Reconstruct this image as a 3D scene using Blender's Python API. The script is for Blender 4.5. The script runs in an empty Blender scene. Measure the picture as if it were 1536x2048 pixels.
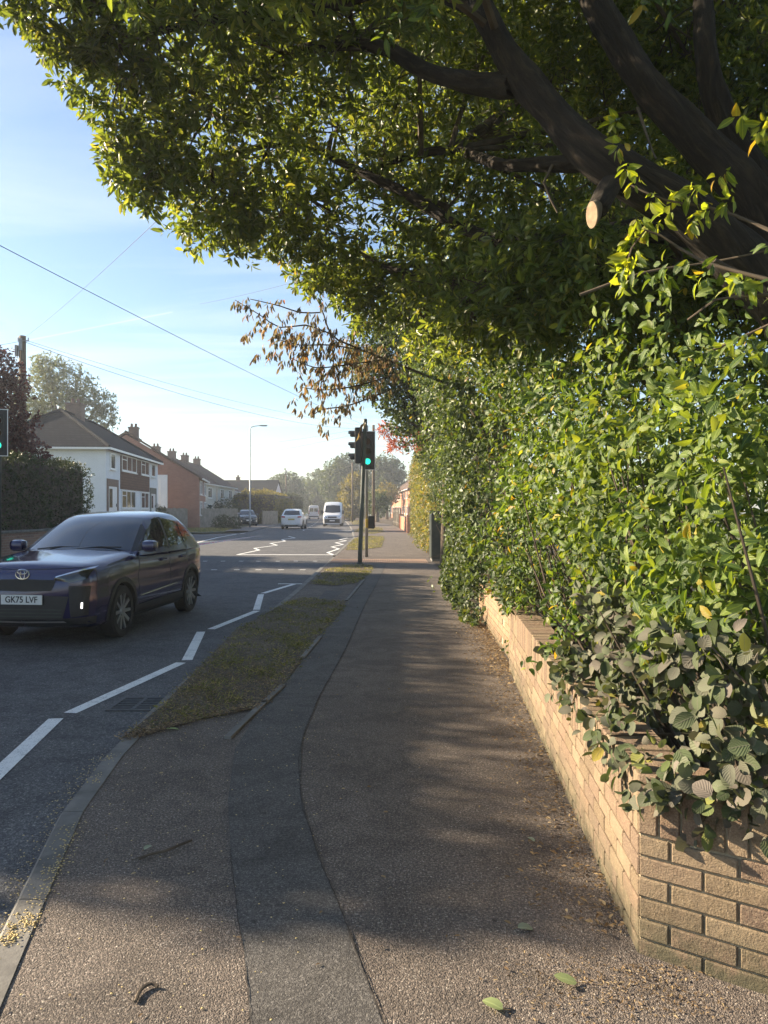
import bpy, bmesh, math, random
import numpy as np
from mathutils import Vector, Matrix
from mathutils.bvhtree import BVHTree
from mathutils import noise as mnoise
R = math.radians
random.seed(7)
rng = np.random.default_rng(11)
C = bpy.context.scene.collection
SC = bpy.context.scene

# ------------------------------------------------------------------ camera, sky, sun, exposure
F, CX, HY, H = 1538.0, 768.0, 1020.0, 1.6          # focal length in photo pixels, principal column, horizon row, eye height
cam = bpy.data.cameras.new('camera')
cam.sensor_fit = 'VERTICAL'; cam.sensor_height = 24.0
cam.lens = 24.0 * F / 2048.0
cam.shift_y = -4.0 / 2048.0
cam.clip_start = 0.05; cam.clip_end = 4000
camo = bpy.data.objects.new('camera', cam); C.objects.link(camo)
camo.location = (0, 0, H); camo.rotation_euler = (R(90), 0, 0)
SC.camera = camo

SUN_EL, SUN_AZ = 23.0, 17.0                           # sun low, to the left and a little ahead
to_sun = Vector((-math.cos(R(SUN_EL)) * math.cos(R(SUN_AZ)), math.cos(R(SUN_EL)) * math.sin(R(SUN_AZ)), math.sin(R(SUN_EL))))
sun = bpy.data.lights.new('sun', 'SUN'); sun.energy = 5.0; sun.angle = R(0.53); sun.color = (1.0, 0.83, 0.60)
suno = bpy.data.objects.new('sun', sun); C.objects.link(suno)
suno.rotation_euler = to_sun.to_track_quat('Z', 'Y').to_euler()

W = bpy.data.worlds.new('World'); SC.world = W; W.use_nodes = True
wn, wl = W.node_tree.nodes, W.node_tree.links
wn.clear()
wout = wn.new('ShaderNodeOutputWorld'); bg = wn.new('ShaderNodeBackground'); sky = wn.new('ShaderNodeTexSky')
sky.sky_type = 'NISHITA'; sky.sun_disc = False
sky.sun_elevation = R(SUN_EL); sky.sun_rotation = R(-90 + SUN_AZ)
sky.air_density = 1.0; sky.dust_density = 0.5; sky.ozone_density = 2.0
bg.inputs['Strength'].default_value = 0.068
tc = wn.new('ShaderNodeTexCoord'); sep = wn.new('ShaderNodeSeparateXYZ'); wl.new(tc.outputs['Generated'], sep.inputs[0])
def wm(op, a, b=None, c=None):
    n = wn.new('ShaderNodeMath'); n.operation = op
    for i, v in enumerate((a, b, c)):
        if v is None: continue
        if isinstance(v, (int, float)): n.inputs[i].default_value = v
        else: wl.new(v, n.inputs[i])
    return n.outputs[0]
zc = wm('MAXIMUM', sep.outputs[2], 0.03)
px_, py_ = wm('DIVIDE', sep.outputs[0], zc), wm('DIVIDE', sep.outputs[1], zc)
comb = wn.new('ShaderNodeCombineXYZ'); wl.new(wm('MULTIPLY', px_, 0.22), comb.inputs[0]); wl.new(wm('MULTIPLY', py_, 0.75), comb.inputs[1])
nz = wn.new('ShaderNodeTexNoise'); nz.inputs['Scale'].default_value = 1.1; nz.inputs['Detail'].default_value = 7; nz.inputs['Roughness'].default_value = 0.55
nz.inputs['Distortion'].default_value = 0.6
wl.new(comb.outputs[0], nz.inputs['Vector'])
cr = wn.new('ShaderNodeValToRGB'); cr.color_ramp.elements[0].position = 0.47; cr.color_ramp.elements[1].position = 0.82
wl.new(nz.outputs['Fac'], cr.inputs['Fac'])
cfac = wm('MULTIPLY', cr.outputs['Color'], 0.55)
mixc = wn.new('ShaderNodeMixRGB'); wl.new(cfac, mixc.inputs['Fac']); wl.new(sky.outputs[0], mixc.inputs['Color1'])
mixc.inputs['Color2'].default_value = (6.2, 6.4, 6.6, 1)
# a thin contrail: a great circle, cut to a short arc
p1 = Vector(((50 - CX) / F, 1, (HY - 682) / F)).normalized(); p2 = Vector(((345 - CX) / F, 1, (HY - 624) / F)).normalized()
cn = p1.cross(p2).normalized(); cmid = (p1 + p2).normalized(); chalf = math.cos(p1.angle(p2) / 2)
vd = wn.new('ShaderNodeVectorMath'); vd.operation = 'DOT_PRODUCT'; wl.new(tc.outputs['Generated'], vd.inputs[0]); vd.inputs[1].default_value = cn
vm_ = wn.new('ShaderNodeVectorMath'); vm_.operation = 'DOT_PRODUCT'; wl.new(tc.outputs['Generated'], vm_.inputs[0]); vm_.inputs[1].default_value = cmid
band = wm('SUBTRACT', 1.0, wm('MINIMUM', wm('DIVIDE', wm('ABSOLUTE', vd.outputs['Value']), 0.0013), 1.0))
inarc = wm('GREATER_THAN', vm_.outputs['Value'], chalf)
mix2 = wn.new('ShaderNodeMixRGB'); wl.new(wm('MULTIPLY', wm('MULTIPLY', band, inarc), 0.22), mix2.inputs['Fac']); wl.new(mixc.outputs[0], mix2.inputs['Color1'])
mix2.inputs['Color2'].default_value = (7.5, 7.5, 7.5, 1)
wl.new(mix2.outputs[0], bg.inputs['Color']); wl.new(bg.outputs[0], wout.inputs[0])

SC.view_settings.view_transform = 'Standard'; SC.view_settings.look = 'None'
SC.view_settings.exposure = 1.7; SC.view_settings.gamma = 1.0
SC.cycles.max_bounces = 6; SC.cycles.diffuse_bounces = 3; SC.cycles.glossy_bounces = 3; SC.cycles.transmission_bounces = 4
SC.cycles.transparent_max_bounces = 8; SC.cycles.caustics_reflective = False; SC.cycles.caustics_refractive = False

# ------------------------------------------------------------------ measuring helpers
def G(x, y, z=0.0):                                   # where the sight line of a photo pixel meets the level z
    d = (H - z) * F / (y - HY)
    return ((x - CX) * d / F, d, z)
def P(x, y, d):                                       # a point d metres out along the street on a pixel's sight line
    return ((x - CX) * d / F, d, H + (HY - y) * d / F)
ROAD = -0.06

# ------------------------------------------------------------------ scene-graph helpers
def thing(name, label, cat, loc=(0, 0, 0), rotz=0.0, group=None):
    o = bpy.data.objects.new(name, None); C.objects.link(o)
    o.location = loc; o.rotation_euler = (0, 0, rotz)
    o.empty_display_size = 0.2
    o['label'] = label; o['category'] = cat
    if group: o['group'] = group
    return o
def tag(o, label, cat, group=None):
    o['label'] = label; o['category'] = cat
    if group: o['group'] = group
    return o
def struct(o, kind='structure'):
    o['kind'] = kind; return o
def stuff(o, label, cat):
    o['kind'] = 'stuff'; o['label'] = label; o['category'] = cat; return o
def top_of(o):
    while o.parent: o = o.parent
    return o
def link_mesh(name, me, m=None, parent=None, world=False, smooth=False):
    o = bpy.data.objects.new(name, me); C.objects.link(o)
    if m is not None: me.materials.append(m)
    if parent is not None:
        o.parent = parent
        if world:
            r = top_of(parent)
            me.transform((Matrix.Translation(r.location) @ Matrix.Rotation(r.rotation_euler[2], 4, 'Z')).inverted())
    if smooth:
        me.polygons.foreach_set('use_smooth', [True] * len(me.polygons))
    return o
def dup(o, parent=None):
    c = o.copy(); C.objects.link(c)
    if parent is not None: c.parent = parent
    for ch in list(o.children): dup(ch, c)
    return c

class MB:
    def __init__(s): s.v = []; s.f = []
    def add(s, vs, fs):
        b = len(s.v); s.v += [tuple(v) for v in vs]; s.f += [tuple(i + b for i in f) for f in fs]; return s
    def box(s, lo, hi, bev=0.0):
        x0, y0, z0 = lo; x1, y1, z1 = hi
        if bev <= 0:
            return s.add([(x0,y0,z0),(x1,y0,z0),(x1,y1,z0),(x0,y1,z0),(x0,y0,z1),(x1,y0,z1),(x1,y1,z1),(x0,y1,z1)],
                         [(0,3,2,1),(4,5,6,7),(0,1,5,4),(1,2,6,5),(2,3,7,6),(3,0,4,7)])
        bm = bmesh.new(); bmesh.ops.create_cube(bm, size=1)
        bmesh.ops.scale(bm, vec=(x1-x0, y1-y0, z1-z0), verts=bm.verts)
        bmesh.ops.translate(bm, vec=((x0+x1)/2, (y0+y1)/2, (z0+z1)/2), verts=bm.verts)
        bmesh.ops.bevel(bm, geom=bm.edges, offset=bev, segments=2, affect='EDGES', profile=0.5)
        bm.verts.index_update()
        s.add([v.co[:] for v in bm.verts], [[v.index for v in f.verts] for f in bm.faces]); bm.free(); return s
    def obox(s, c, ux, uy, hx, hy, z0, z1):            # box with its own plan axes
        c = Vector(c); ux = Vector(ux).normalized() * hx; uy = Vector(uy).normalized() * hy
        vs = []
        for z in (z0, z1):
            for a, b in ((-1,-1),(1,-1),(1,1),(-1,1)):
                p = c + ux * a + uy * b; vs.append((p.x, p.y, z))
        return s.add(vs, [(0,3,2,1),(4,5,6,7),(0,1,5,4),(1,2,6,5),(2,3,7,6),(3,0,4,7)])
    def tube(s, pts, rad, n=8, cap=True):
        pts = [Vector(p) for p in pts]
        if isinstance(rad, (int, float)): rad = [rad] * len(pts)
        vs = []; fs = []
        ref = None
        for i, p in enumerate(pts):
            t = (pts[min(i+1, len(pts)-1)] - pts[max(i-1, 0)])
            t = t.normalized() if t.length > 1e-9 else Vector((0,0,1))
            if ref is None: ref = t.orthogonal().normalized()
            ref = (ref - t * ref.dot(t)); ref = ref.normalized() if ref.length > 1e-6 else t.orthogonal().normalized()
            b = t.cross(ref)
            for k in range(n):
                a = 2 * math.pi * k / n
                vs.append(p + (ref * math.cos(a) + b * math.sin(a)) * rad[i])
        for i in range(len(pts) - 1):
            for k in range(n):
                k2 = (k + 1) % n
                fs.append((i*n+k, i*n+k2, (i+1)*n+k2, (i+1)*n+k))
        if cap:
            fs.append(tuple(range(n))[::-1]); fs.append(tuple((len(pts)-1)*n + k for k in range(n)))
        return s.add(vs, fs)
    def prism(s, poly, z0, z1):                         # plan polygon extruded in z
        n = len(poly)
        vs = [(p[0], p[1], z0) for p in poly] + [(p[0], p[1], z1) for p in poly]
        fs = [tuple(range(n))[::-1], tuple(range(n, 2*n))] + [(i, (i+1) % n, (i+1) % n + n, i + n) for i in range(n)]
        return s.add(vs, fs)
    def slab(s, pts, thick, nrm):                       # thick polygon in any plane
        nrm = Vector(nrm) * thick; n = len(pts)
        vs = [Vector(p) for p in pts] + [Vector(p) + nrm for p in pts]
        fs = [tuple(range(n))[::-1], tuple(range(n, 2*n))] + [(i, (i+1) % n, (i+1) % n + n, i + n) for i in range(n)]
        return s.add(vs, fs)
    def build(s, name, m=None, parent=None, world=False, smooth=False, fix=True):
        me = bpy.data.meshes.new(name); me.from_pydata(s.v, [], s.f)
        if fix:
            bm = bmesh.new(); bm.from_mesh(me); bmesh.ops.recalc_face_normals(bm, faces=bm.faces); bm.to_mesh(me); bm.free()
        me.update()
        return link_mesh(name, me, m, parent, world, smooth)

# ------------------------------------------------------------------ materials
class NT:
    def __init__(s, name):
        s.m = bpy.data.materials.new(name); s.m.use_nodes = True
        s.n, s.l = s.m.node_tree.nodes, s.m.node_tree.links; s.n.clear()
        s.out = s.n.new('ShaderNodeOutputMaterial'); s.p = s.n.new('ShaderNodeBsdfPrincipled'); s.l.new(s.p.outputs[0], s.out.inputs[0])
        s._tc = None
    def set(s, k, v):
        i = s.p.inputs[k]
        if hasattr(v, 'is_linked'): s.l.new(v, i)
        elif isinstance(v, (tuple, list)) and len(v) == 3: i.default_value = (*v, 1)
        else: i.default_value = v
        return s
    def tc(s, k='Object'):
        if s._tc is None: s._tc = s.n.new('ShaderNodeTexCoord')
        return s._tc.outputs[k]
    def wpos(s): return s.n.new('ShaderNodeNewGeometry').outputs['Position']
    def noise(s, scale, detail=4, rough=0.55, vec=None, out='Fac', dist=0):
        t = s.n.new('ShaderNodeTexNoise'); t.inputs['Scale'].default_value = scale; t.inputs['Detail'].default_value = detail; t.inputs['Roughness'].default_value = rough
        t.inputs['Distortion'].default_value = dist
        s.l.new(vec if vec is not None else s.tc(), t.inputs['Vector']); return t.outputs[out]
    def voro(s, scale, vec=None, out='Distance', feature='F1'):
        t = s.n.new('ShaderNodeTexVoronoi'); t.feature = feature; t.inputs['Scale'].default_value = scale
        s.l.new(vec if vec is not None else s.tc(), t.inputs['Vector']); return t.outputs[out]
    def ramp(s, fac, stops, interp='LINEAR'):
        r = s.n.new('ShaderNodeValToRGB'); cr = r.color_ramp; cr.interpolation = interp
        while len(cr.elements) > 1: cr.elements.remove(cr.elements[-1])
        for i, (p, c) in enumerate(stops):
            e = cr.elements[0] if i == 0 else cr.elements.new(p)
            e.position = p; e.color = (*c, 1) if isinstance(c, (tuple, list)) else (c, c, c, 1)
        s.l.new(fac, r.inputs['Fac']); return r.outputs['Color']
    def mix(s, fac, a, b, mode='MIX'):
        x = s.n.new('ShaderNodeMixRGB'); x.blend_type = mode
        for k, v in (('Fac', fac), ('Color1', a), ('Color2', b)):
            if hasattr(v, 'is_linked'): s.l.new(v, x.inputs[k])
            elif isinstance(v, (tuple, list)): x.inputs[k].default_value = (*v, 1)
            else: x.inputs[k].default_value = v if k == 'Fac' else (v, v, v, 1)
        return x.outputs[0]
    def math(s, op, a, b=0.0, clamp=False):
        x = s.n.new('ShaderNodeMath'); x.operation = op; x.use_clamp = clamp
        for i, v in enumerate((a, b)):
            if hasattr(v, 'is_linked'): s.l.new(v, x.inputs[i])
            else: x.inputs[i].default_value = v
        return x.outputs[0]
    def bump(s, height, strength=0.3, dist=0.01):
        b = s.n.new('ShaderNodeBump'); b.inputs['Strength'].default_value = strength; b.inputs['Distance'].default_value = dist
        s.l.new(height, b.inputs['Height']); s.l.new(b.outputs[0], s.p.inputs['Normal']); return s

def plain(name, col, rough=0.6, metal=0.0, var=0.12, scale=6.0, spec=0.5, bump=0.0):
    t = NT(name)
    lo = tuple(c * (1 - var) for c in col); hi = tuple(min(1, c * (1 + var)) for c in col)
    t.set('Base Color', t.ramp(t.noise(scale, 5), [(0.3, lo), (0.7, hi)])).set('Roughness', rough).set('Metallic', metal).set('Specular IOR Level', spec)
    if bump: t.bump(t.noise(scale * 6, 4), bump, 0.01)
    return t.m

M = {}
# --- road asphalt
def ground_mat(name, stones, dark, scale, patch, bump_s, bump_d, rough=0.85, warm=None):
    t = NT(name); w = t.wpos()
    v = t.voro(scale, w, 'Color'); vd_ = t.voro(scale, w, 'Distance')
    s1 = t.n.new('ShaderNodeSeparateColor'); t.l.new(v, s1.inputs[0])
    col = t.ramp(s1.outputs[0], stones)
    n2 = t.noise(scale * 0.45, 3, 0.6, w)
    col = t.mix(t.ramp(n2, [(0.35, 0.0), (0.62, 1.0)]), dark, col)
    big = t.noise(0.9, 6, 0.6, w)
    col = t.mix(1.0, col, t.ramp(big, [(0.25, 1 - patch), (0.75, 1 + patch * 0.6)]), 'MULTIPLY')
    stain = t.ramp(t.noise(2.6, 7, .68, w, dist=1.2), [(.46, 1.0), (.60, .74)])
    col = t.mix(1.0, col, stain, 'MULTIPLY')
    spots = t.ramp(t.voro(3.1, w), [(.0, .45), (.035, .6), (.045, 1.0)])
    col = t.mix(1.0, col, spots, 'MULTIPLY')
    if warm:
        col = t.mix(t.ramp(t.noise(0.35, 4, 0.5, w), [(0.4, 0.0), (0.7, 0.6)]), col, warm, 'MULTIPLY')
    t.set('Base Color', col).set('Roughness', rough).set('Specular IOR Level', 0.35)
    hgt = t.math('ADD', t.math('MULTIPLY', t.math('SUBTRACT', 1.0, vd_), 0.6), n2)
    t.bump(hgt, bump_s, bump_d); return t.m
M['road'] = ground_mat('road_asphalt', [(0, (.08,.08,.085)), (.6, (.155,.153,.155)), (.92, (.21,.205,.20)), (1, (.40,.38,.35))], (.065,.064,.068), 130, .22, .6, .008)
M['pave'] = ground_mat('pavement_tarmac', [(0, (.105,.088,.076)), (.55, (.212,.171,.143)), (.9, (.30,.245,.205)), (1, (.52,.47,.41))], (.08,.068,.060), 185, .25, .9, .007)
M['patch'] = ground_mat('trench_tarmac', [(0, (.07,.066,.063)), (.6, (.145,.135,.127)), (.95, (.20,.188,.176)), (1, (.30,.28,.26))], (.058,.054,.052), 220, .15, .6, .005)
M['soil'] = ground_mat('soil', [(0, (.075,.055,.036)), (.6, (.15,.115,.075)), (1, (.30,.24,.16))], (.06,.045,.03), 60, .3, .8, .012)
M['ground'] = plain('far_ground', (.10,.11,.055), .9, var=.3, scale=.2)
M['farpave'] = plain('far_pavement', (.15,.13,.12), .9, var=.15, scale=1.2)
t = NT('kerb_concrete'); w = t.wpos()
cc = t.ramp(t.noise(5, 6, .65, w), [(.3, (.10,.096,.09)), (.5, (.165,.158,.146)), (.75, (.23,.22,.20))])
cc = t.mix(t.ramp(t.noise(1.7, 4, .6, w), [(.5, 0.), (.7, .6)]), cc, (.09,.085,.07))
t.set('Base Color', cc).set('Roughness', .85); t.bump(t.noise(70, 5, .7, w), .5, .006); M['kerb'] = t.m
t = NT('road_paint'); w = t.wpos()
wear = t.ramp(t.math('ADD', t.math('MULTIPLY', t.noise(120, 3, .6, w), .7), t.math('MULTIPLY', t.noise(9, 4, .6, w), .35)), [(.40, 0.), (.52, 1.)])
t.set('Base Color', t.mix(wear, (.34,.34,.34), (.78,.78,.76))).set('Roughness', .7); t.bump(t.noise(150, 3, .6, w), .4, .004); M['paint'] = t.m

def brick_mat(name, c1, c2, c3, mortar, rot=False):
    t = NT(name); s1 = t.n.new('ShaderNodeSeparateXYZ'); t.l.new(t.tc(), s1.inputs[0])
    cb = t.n.new('ShaderNodeCombineXYZ'); t.l.new(t.math('ADD', s1.outputs[0], s1.outputs[1]), cb.inputs[0]); t.l.new(s1.outputs[2], cb.inputs[1])
    b = t.n.new('ShaderNodeTexBrick'); t.l.new(cb.outputs[0], b.inputs['Vector'])
    b.inputs['Scale'].default_value = 1.0; b.inputs['Brick Width'].default_value = .225; b.inputs['Row Height'].default_value = .075; b.inputs['Mortar Size'].default_value = .006
    b.inputs['Color1'].default_value = (*c1, 1); b.inputs['Color2'].default_value = (*c2, 1); b.inputs['Mortar'].default_value = (*mortar, 1)
    col = t.mix(t.ramp(t.noise(1.4, 4), [(.4, 0.), (.7, .5)]), b.outputs['Color'], c3)
    t.set('Base Color', col).set('Roughness', .9); t.bump(b.outputs['Fac'], -.5, .01); return t.m
M['brick_red'] = brick_mat('house_brick', (.26,.11,.075), (.34,.15,.10), (.20,.09,.07), (.36,.30,.25))
M['brick_brown'] = brick_mat('garden_brick', (.21,.12,.085), (.30,.18,.12), (.15,.10,.08), (.28,.25,.21))
M['brick_orange'] = brick_mat('orange_brick', (.42,.16,.08), (.50,.21,.11), (.36,.15,.09), (.40,.33,.27))
def tile_mat(name, c1, c2):
    t = NT(name); s1 = t.n.new('ShaderNodeSeparateXYZ'); t.l.new(t.tc(), s1.inputs[0])
    cb = t.n.new('ShaderNodeCombineXYZ'); t.l.new(t.math('ADD', s1.outputs[0], s1.outputs[1]), cb.inputs[0]); t.l.new(s1.outputs[2], cb.inputs[1])
    b = t.n.new('ShaderNodeTexBrick'); t.l.new(cb.outputs[0], b.inputs['Vector'])
    b.inputs['Scale'].default_value = 1.0; b.inputs['Brick Width'].default_value = .30; b.inputs['Row Height'].default_value = .17; b.inputs['Mortar Size'].default_value = .012
    b.inputs['Color1'].default_value = (*c1, 1); b.inputs['Color2'].default_value = (*c2, 1); b.inputs['Mortar'].default_value = tuple(c * .45 for c in c1) + (1,)
    t.set('Base Color', t.mix(t.ramp(t.noise(.8, 5), [(.4, 0.), (.7, .55)]), b.outputs['Color'], tuple(c * .7 for c in c2))).set('Roughness', .85)
    t.set('Specular IOR Level', .08).bump(b.outputs['Fac'], -.3, .01); return t.m
M['tile_grey'] = tile_mat('roof_tile_grey', (.015,.018,.025), (.024,.027,.036))
M['tile_brown'] = tile_mat('roof_tile_brown', (.11,.075,.06), (.16,.11,.085))
M['tile_hung'] = tile_mat('hung_tile', (.13,.075,.055), (.18,.10,.075))
M['render'] = plain('white_render', (.74,.75,.77), .8, var=.05, scale=1.2, bump=.1)
M['cream'] = plain('cream_render', (.62,.58,.50), .85, var=.06, scale=1.0)
M['white'] = plain('white_upvc', (.80,.80,.79), .35, var=.03)
M['wood_brown'] = plain('brown_timber', (.13,.07,.045), .6, var=.25, scale=9)
t = NT('window_glass'); t.set('Base Color', t.ramp(t.noise(.7, 3), [(.35, (.012,.014,.018)), (.65, (.05,.05,.055))])).set('Roughness', .04).set('Specular IOR Level', .9); M['glass'] = t.m
M['black'] = plain('black_plastic', (.018,.019,.021), .5, var=.2, scale=15)
M['dgreen'] = plain('dark_green_paint', (.032,.042,.036), .42, var=.25, scale=8, bump=.05)
M['pole_green'] = plain('green_grey_paint', (.055,.070,.056), .5, var=.3, scale=5, bump=.08)
M['galv'] = plain('galvanised_steel', (.33,.34,.34), .45, .6, var=.15, scale=10)
M['chimney'] = brick_mat('chimney_brick', (.14,.09,.075), (.19,.12,.095), (.10,.07,.06), (.2,.18,.16))
t = NT('fence_timber'); w = t.tc(); cc = t.ramp(t.noise(3, 6, .6), [(.3, (.16,.14,.115)), (.7, (.29,.26,.22))])
t.set('Base Color', cc).set('Roughness', .85); M['fence'] = t.m
t = NT('pole_timber'); mp = t.n.new('ShaderNodeMapping'); mp.inputs['Scale'].default_value = (14, 14, .8); t.l.new(t.tc(), mp.inputs[0])
t.set('Base Color', t.ramp(t.noise(2, 6, .6, mp.outputs[0]), [(.3, (.085,.06,.04)), (.7, (.19,.145,.10))])).set('Roughness', .85); t.bump(t.noise(2, 6, .6, mp.outputs[0]), .5, .01); M['pole_wood'] = t.m
t = NT('bark'); mp = t.n.new('ShaderNodeMapping'); mp.inputs['Scale'].default_value = (7, 7, 7); t.l.new(t.tc('UV'), mp.inputs[0])
bn = t.noise(1.6, 9, .68, mp.outputs[0], dist=.8)
t.set('Base Color', t.ramp(bn, [(.3, (.008,.006,.004)), (.5, (.024,.017,.011)), (.75, (.085,.062,.04))])).set('Roughness', .95); t.bump(bn, 1.0, .06); M['bark'] = t.m
t = NT('far_bark'); t.set('Base Color', t.ramp(t.noise(6, 5), [(.3, (.05,.037,.026)), (.7, (.13,.10,.07))])).set('Roughness', .95); M['bark2'] = t.m
t = NT('cut_wood'); t.set('Base Color', t.ramp(t.noise(30, 4), [(.3, (.20,.13,.07)), (.7, (.34,.24,.14))])).set('Roughness', .8); M['cut'] = t.m
def glow(name, col, strength):
    t = NT(name); t.set('Base Color', col).set('Emission Color', col).set('Emission Strength', strength).set('Roughness', .3); return t.m
M['green_on'] = glow('green_lamp', (.02, .80, .50), .7)
M['drl'] = glow('driving_lamp', (1, .97, .92), .9)
M['amber_off'] = plain('amber_lens', (.06,.03,.008), .15, var=.1); M['red_off'] = plain('red_lens', (.05,.006,.005), .15, var=.1)
M['lamp_red'] = plain('tail_lens', (.35,.02,.02), .2, var=.1)
M['yellow'] = plain('yellow_box', (.62,.40,.03), .5, var=.12)
M['plate_w'] = plain('plate_white', (.72,.72,.70), .4, var=.03); M['plate_y'] = plain('plate_yellow', (.45,.36,.06), .4, var=.03)
M['chrome'] = plain('chrome', (.75,.76,.78), .15, 1.0, var=.03)
M['rubber'] = plain('tyre_rubber', (.020,.020,.021), .8, var=.25, scale=20)
M['alloy'] = plain('alloy_rim', (.36,.36,.37), .35, .7, var=.1)
M['wire'] = plain('wire', (.03,.03,.03), .7, var=.1)
M['iron'] = plain('cast_iron', (.07,.07,.072), .7, .0, var=.3, scale=25, bump=.2)
def paint(name, col, rough=.22, metal=.25):
    t = NT(name); t.set('Base Color', t.ramp(t.noise(2.5, 5), [(.3, tuple(c * .92 for c in col)), (.7, col)])).set('Roughness', t.ramp(t.noise(7, 6, .7), [(.3, rough), (.75, rough + .10)]))
    t.set('Metallic', metal).set('Coat Weight', .8).set('Coat Roughness', .06); return t.m
M['blue_paint'] = paint('dark_blue_paint', (.026,.023,.085), .10); M['white_paint'] = paint('white_car_paint', (.72,.73,.75), .25, 0)
M['silver_paint'] = paint('silver_car_paint', (.40,.41,.43), .25, .4); M['grey_paint'] = paint('grey_car_paint', (.13,.135,.145), .25, .3)
t = NT('windscreen_glass'); t.set('Base Color', (.012,.014,.018)).set('Roughness', .03).set('Specular IOR Level', .8).set('Coat Weight', .6).set('Coat Roughness', .02); M['cglass'] = t.m

def leaf_mat(name, stops, trans, tfac=.38, rough=.42, vein=(.10, 1.5), noise_amp=.35, nscale=1.6, spec=.4, crease=0.0):
    """leaf-to-leaf colour from a random number per leaf, a paler midrib, light passing through the blade"""
    t = NT(name); g = t.n.new('ShaderNodeNewGeometry')
    col = t.ramp(g.outputs['Random Per Island'], stops)
    nzv = t.noise(nscale, 3, .5, g.outputs['Position'])
    col = t.mix(1.0, col, t.ramp(nzv, [(.3, 1 - noise_amp), (.7, 1 + noise_amp * .5)]), 'MULTIPLY')
    uv = t.n.new('ShaderNodeSeparateXYZ'); t.l.new(t.tc('UV'), uv.inputs[0])
    off = t.math('ABSOLUTE', t.math('SUBTRACT', uv.outputs[1], .5))
    rib = t.ramp(off, [(0, 1.), (vein[0], 0.)])
    col = t.mix(t.math('MULTIPLY', rib, .45), col, tuple(min(1, c * vein[1]) for c in stops[len(stops) // 2][1]))
    t.set('Base Color', col).set('Roughness', rough).set('Specular IOR Level', spec)
    if crease:
        wv = t.math('SINE', t.math('ADD', t.math('MULTIPLY', uv.outputs[0], 42.), t.math('MULTIPLY', off, -34.)))
        t.bump(t.math('ADD', wv, t.math('MULTIPLY', rib, -2.)), crease, .002)
    tr = t.n.new('ShaderNodeBsdfTranslucent')
    t.l.new(t.mix(1.0, col, trans, 'MULTIPLY'), tr.inputs['Color'])
    ms = t.n.new('ShaderNodeMixShader'); ms.inputs[0].default_value = tfac
    t.l.new(t.p.outputs[0], ms.inputs[1]); t.l.new(tr.outputs[0], ms.inputs[2]); t.l.new(ms.outputs[0], t.out.inputs[0]); return t.m
TR = (3.4, 3.0, 1.0)
M['lf_tree'] = leaf_mat('evergreen_leaf', [(0, (.045,.07,.02)), (.5, (.085,.12,.03)), (.85, (.125,.165,.045)), (1, (.21,.21,.06))], TR, .42, .40)
M['lf_bright'] = leaf_mat('bright_shrub_leaf', [(0, (.025,.052,.014)), (.5, (.065,.115,.022)), (.9, (.125,.185,.033)), (.97, (.26,.26,.035)), (1, (.34,.20,.03))], TR, .30, .42, crease=.25)
M['lf_bright2'] = leaf_mat('mixed_hedge_leaf', [(0, (.03,.055,.016)), (.5, (.065,.105,.026)), (.9, (.10,.145,.035)), (.97, (.20,.19,.04)), (1, (.26,.15,.03))], TR, .26, .45)
M['lf_lime'] = leaf_mat('lime_leaf', [(0, (.11,.16,.02)), (.6, (.18,.24,.03)), (.92, (.26,.28,.035)), (1, (.38,.24,.04))], TR, .42, .45, crease=.2)
M['lf_dog'] = leaf_mat('dogwood_leaf', [(0, (.035,.07,.017)), (.5, (.085,.135,.026)), (.9, (.155,.205,.036)), (.985, (.19,.23,.04)), (1, (.34,.25,.03))], TR, .28, .5, crease=.35)
M['lf_grey'] = leaf_mat('dusty_leaf', [(0, (.07,.095,.04)), (.35, (.115,.135,.075)), (.65, (.165,.165,.12)), (.85, (.165,.14,.12)), (.95, (.13,.17,.05)), (1, (.34,.27,.05))], (1.4, 1.6, .7), .16, .7, vein=(.06, .8), spec=.2, crease=.3, noise_amp=.45, nscale=6)
M['lf_ivy'] = leaf_mat('ivy_leaf', [(0, (.028,.048,.016)), (.5, (.05,.08,.025)), (.9, (.08,.115,.035)), (1, (.14,.15,.04))], TR, .25, .5, spec=.3)
M['lf_yhedge'] = leaf_mat('yellowing_hedge_leaf', [(0, (.055,.075,.02)), (.4, (.10,.12,.032)), (.75, (.155,.15,.045)), (1, (.24,.15,.05))], TR, .35, .45)
M['lf_copper'] = leaf_mat('copper_leaf', [(0, (.08,.06,.042)), (.35, (.15,.115,.08)), (.7, (.12,.135,.06)), (.9, (.18,.135,.075)), (.97, (.27,.13,.055)), (1, (.40,.16,.04))], (2.4, 2.0, 1.2), .38, .5)
M['lf_red'] = leaf_mat('red_leaf', [(0, (.28,.06,.03)), (.6, (.38,.12,.05)), (1, (.40,.22,.05))], (2, 1.2, .7), .4, .5)
M['lf_far'] = leaf_mat('far_tree_leaf', [(0, (.035,.055,.022)), (.6, (.06,.085,.03)), (1, (.10,.115,.045))], (2, 2, .8), .3, .6, nscale=.4)
M['lf_fary'] = leaf_mat('far_autumn_leaf', [(0, (.09,.085,.025)), (.6, (.17,.14,.04)), (1, (.24,.19,.05))], (2, 2, .8), .35, .6, nscale=.4)
M['lf_purple'] = leaf_mat('purple_leaf', [(0, (.045,.018,.022)), (.6, (.075,.028,.032)), (1, (.12,.05,.04))], (2.2, 1.3, 1), .3, .5, nscale=.6)
M['lf_hedge'] = leaf_mat('dark_hedge_leaf', [(0, (.028,.04,.015)), (.6, (.045,.06,.022)), (1, (.075,.085,.03))], (2, 2, .8), .2, .5, nscale=.8)
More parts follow.
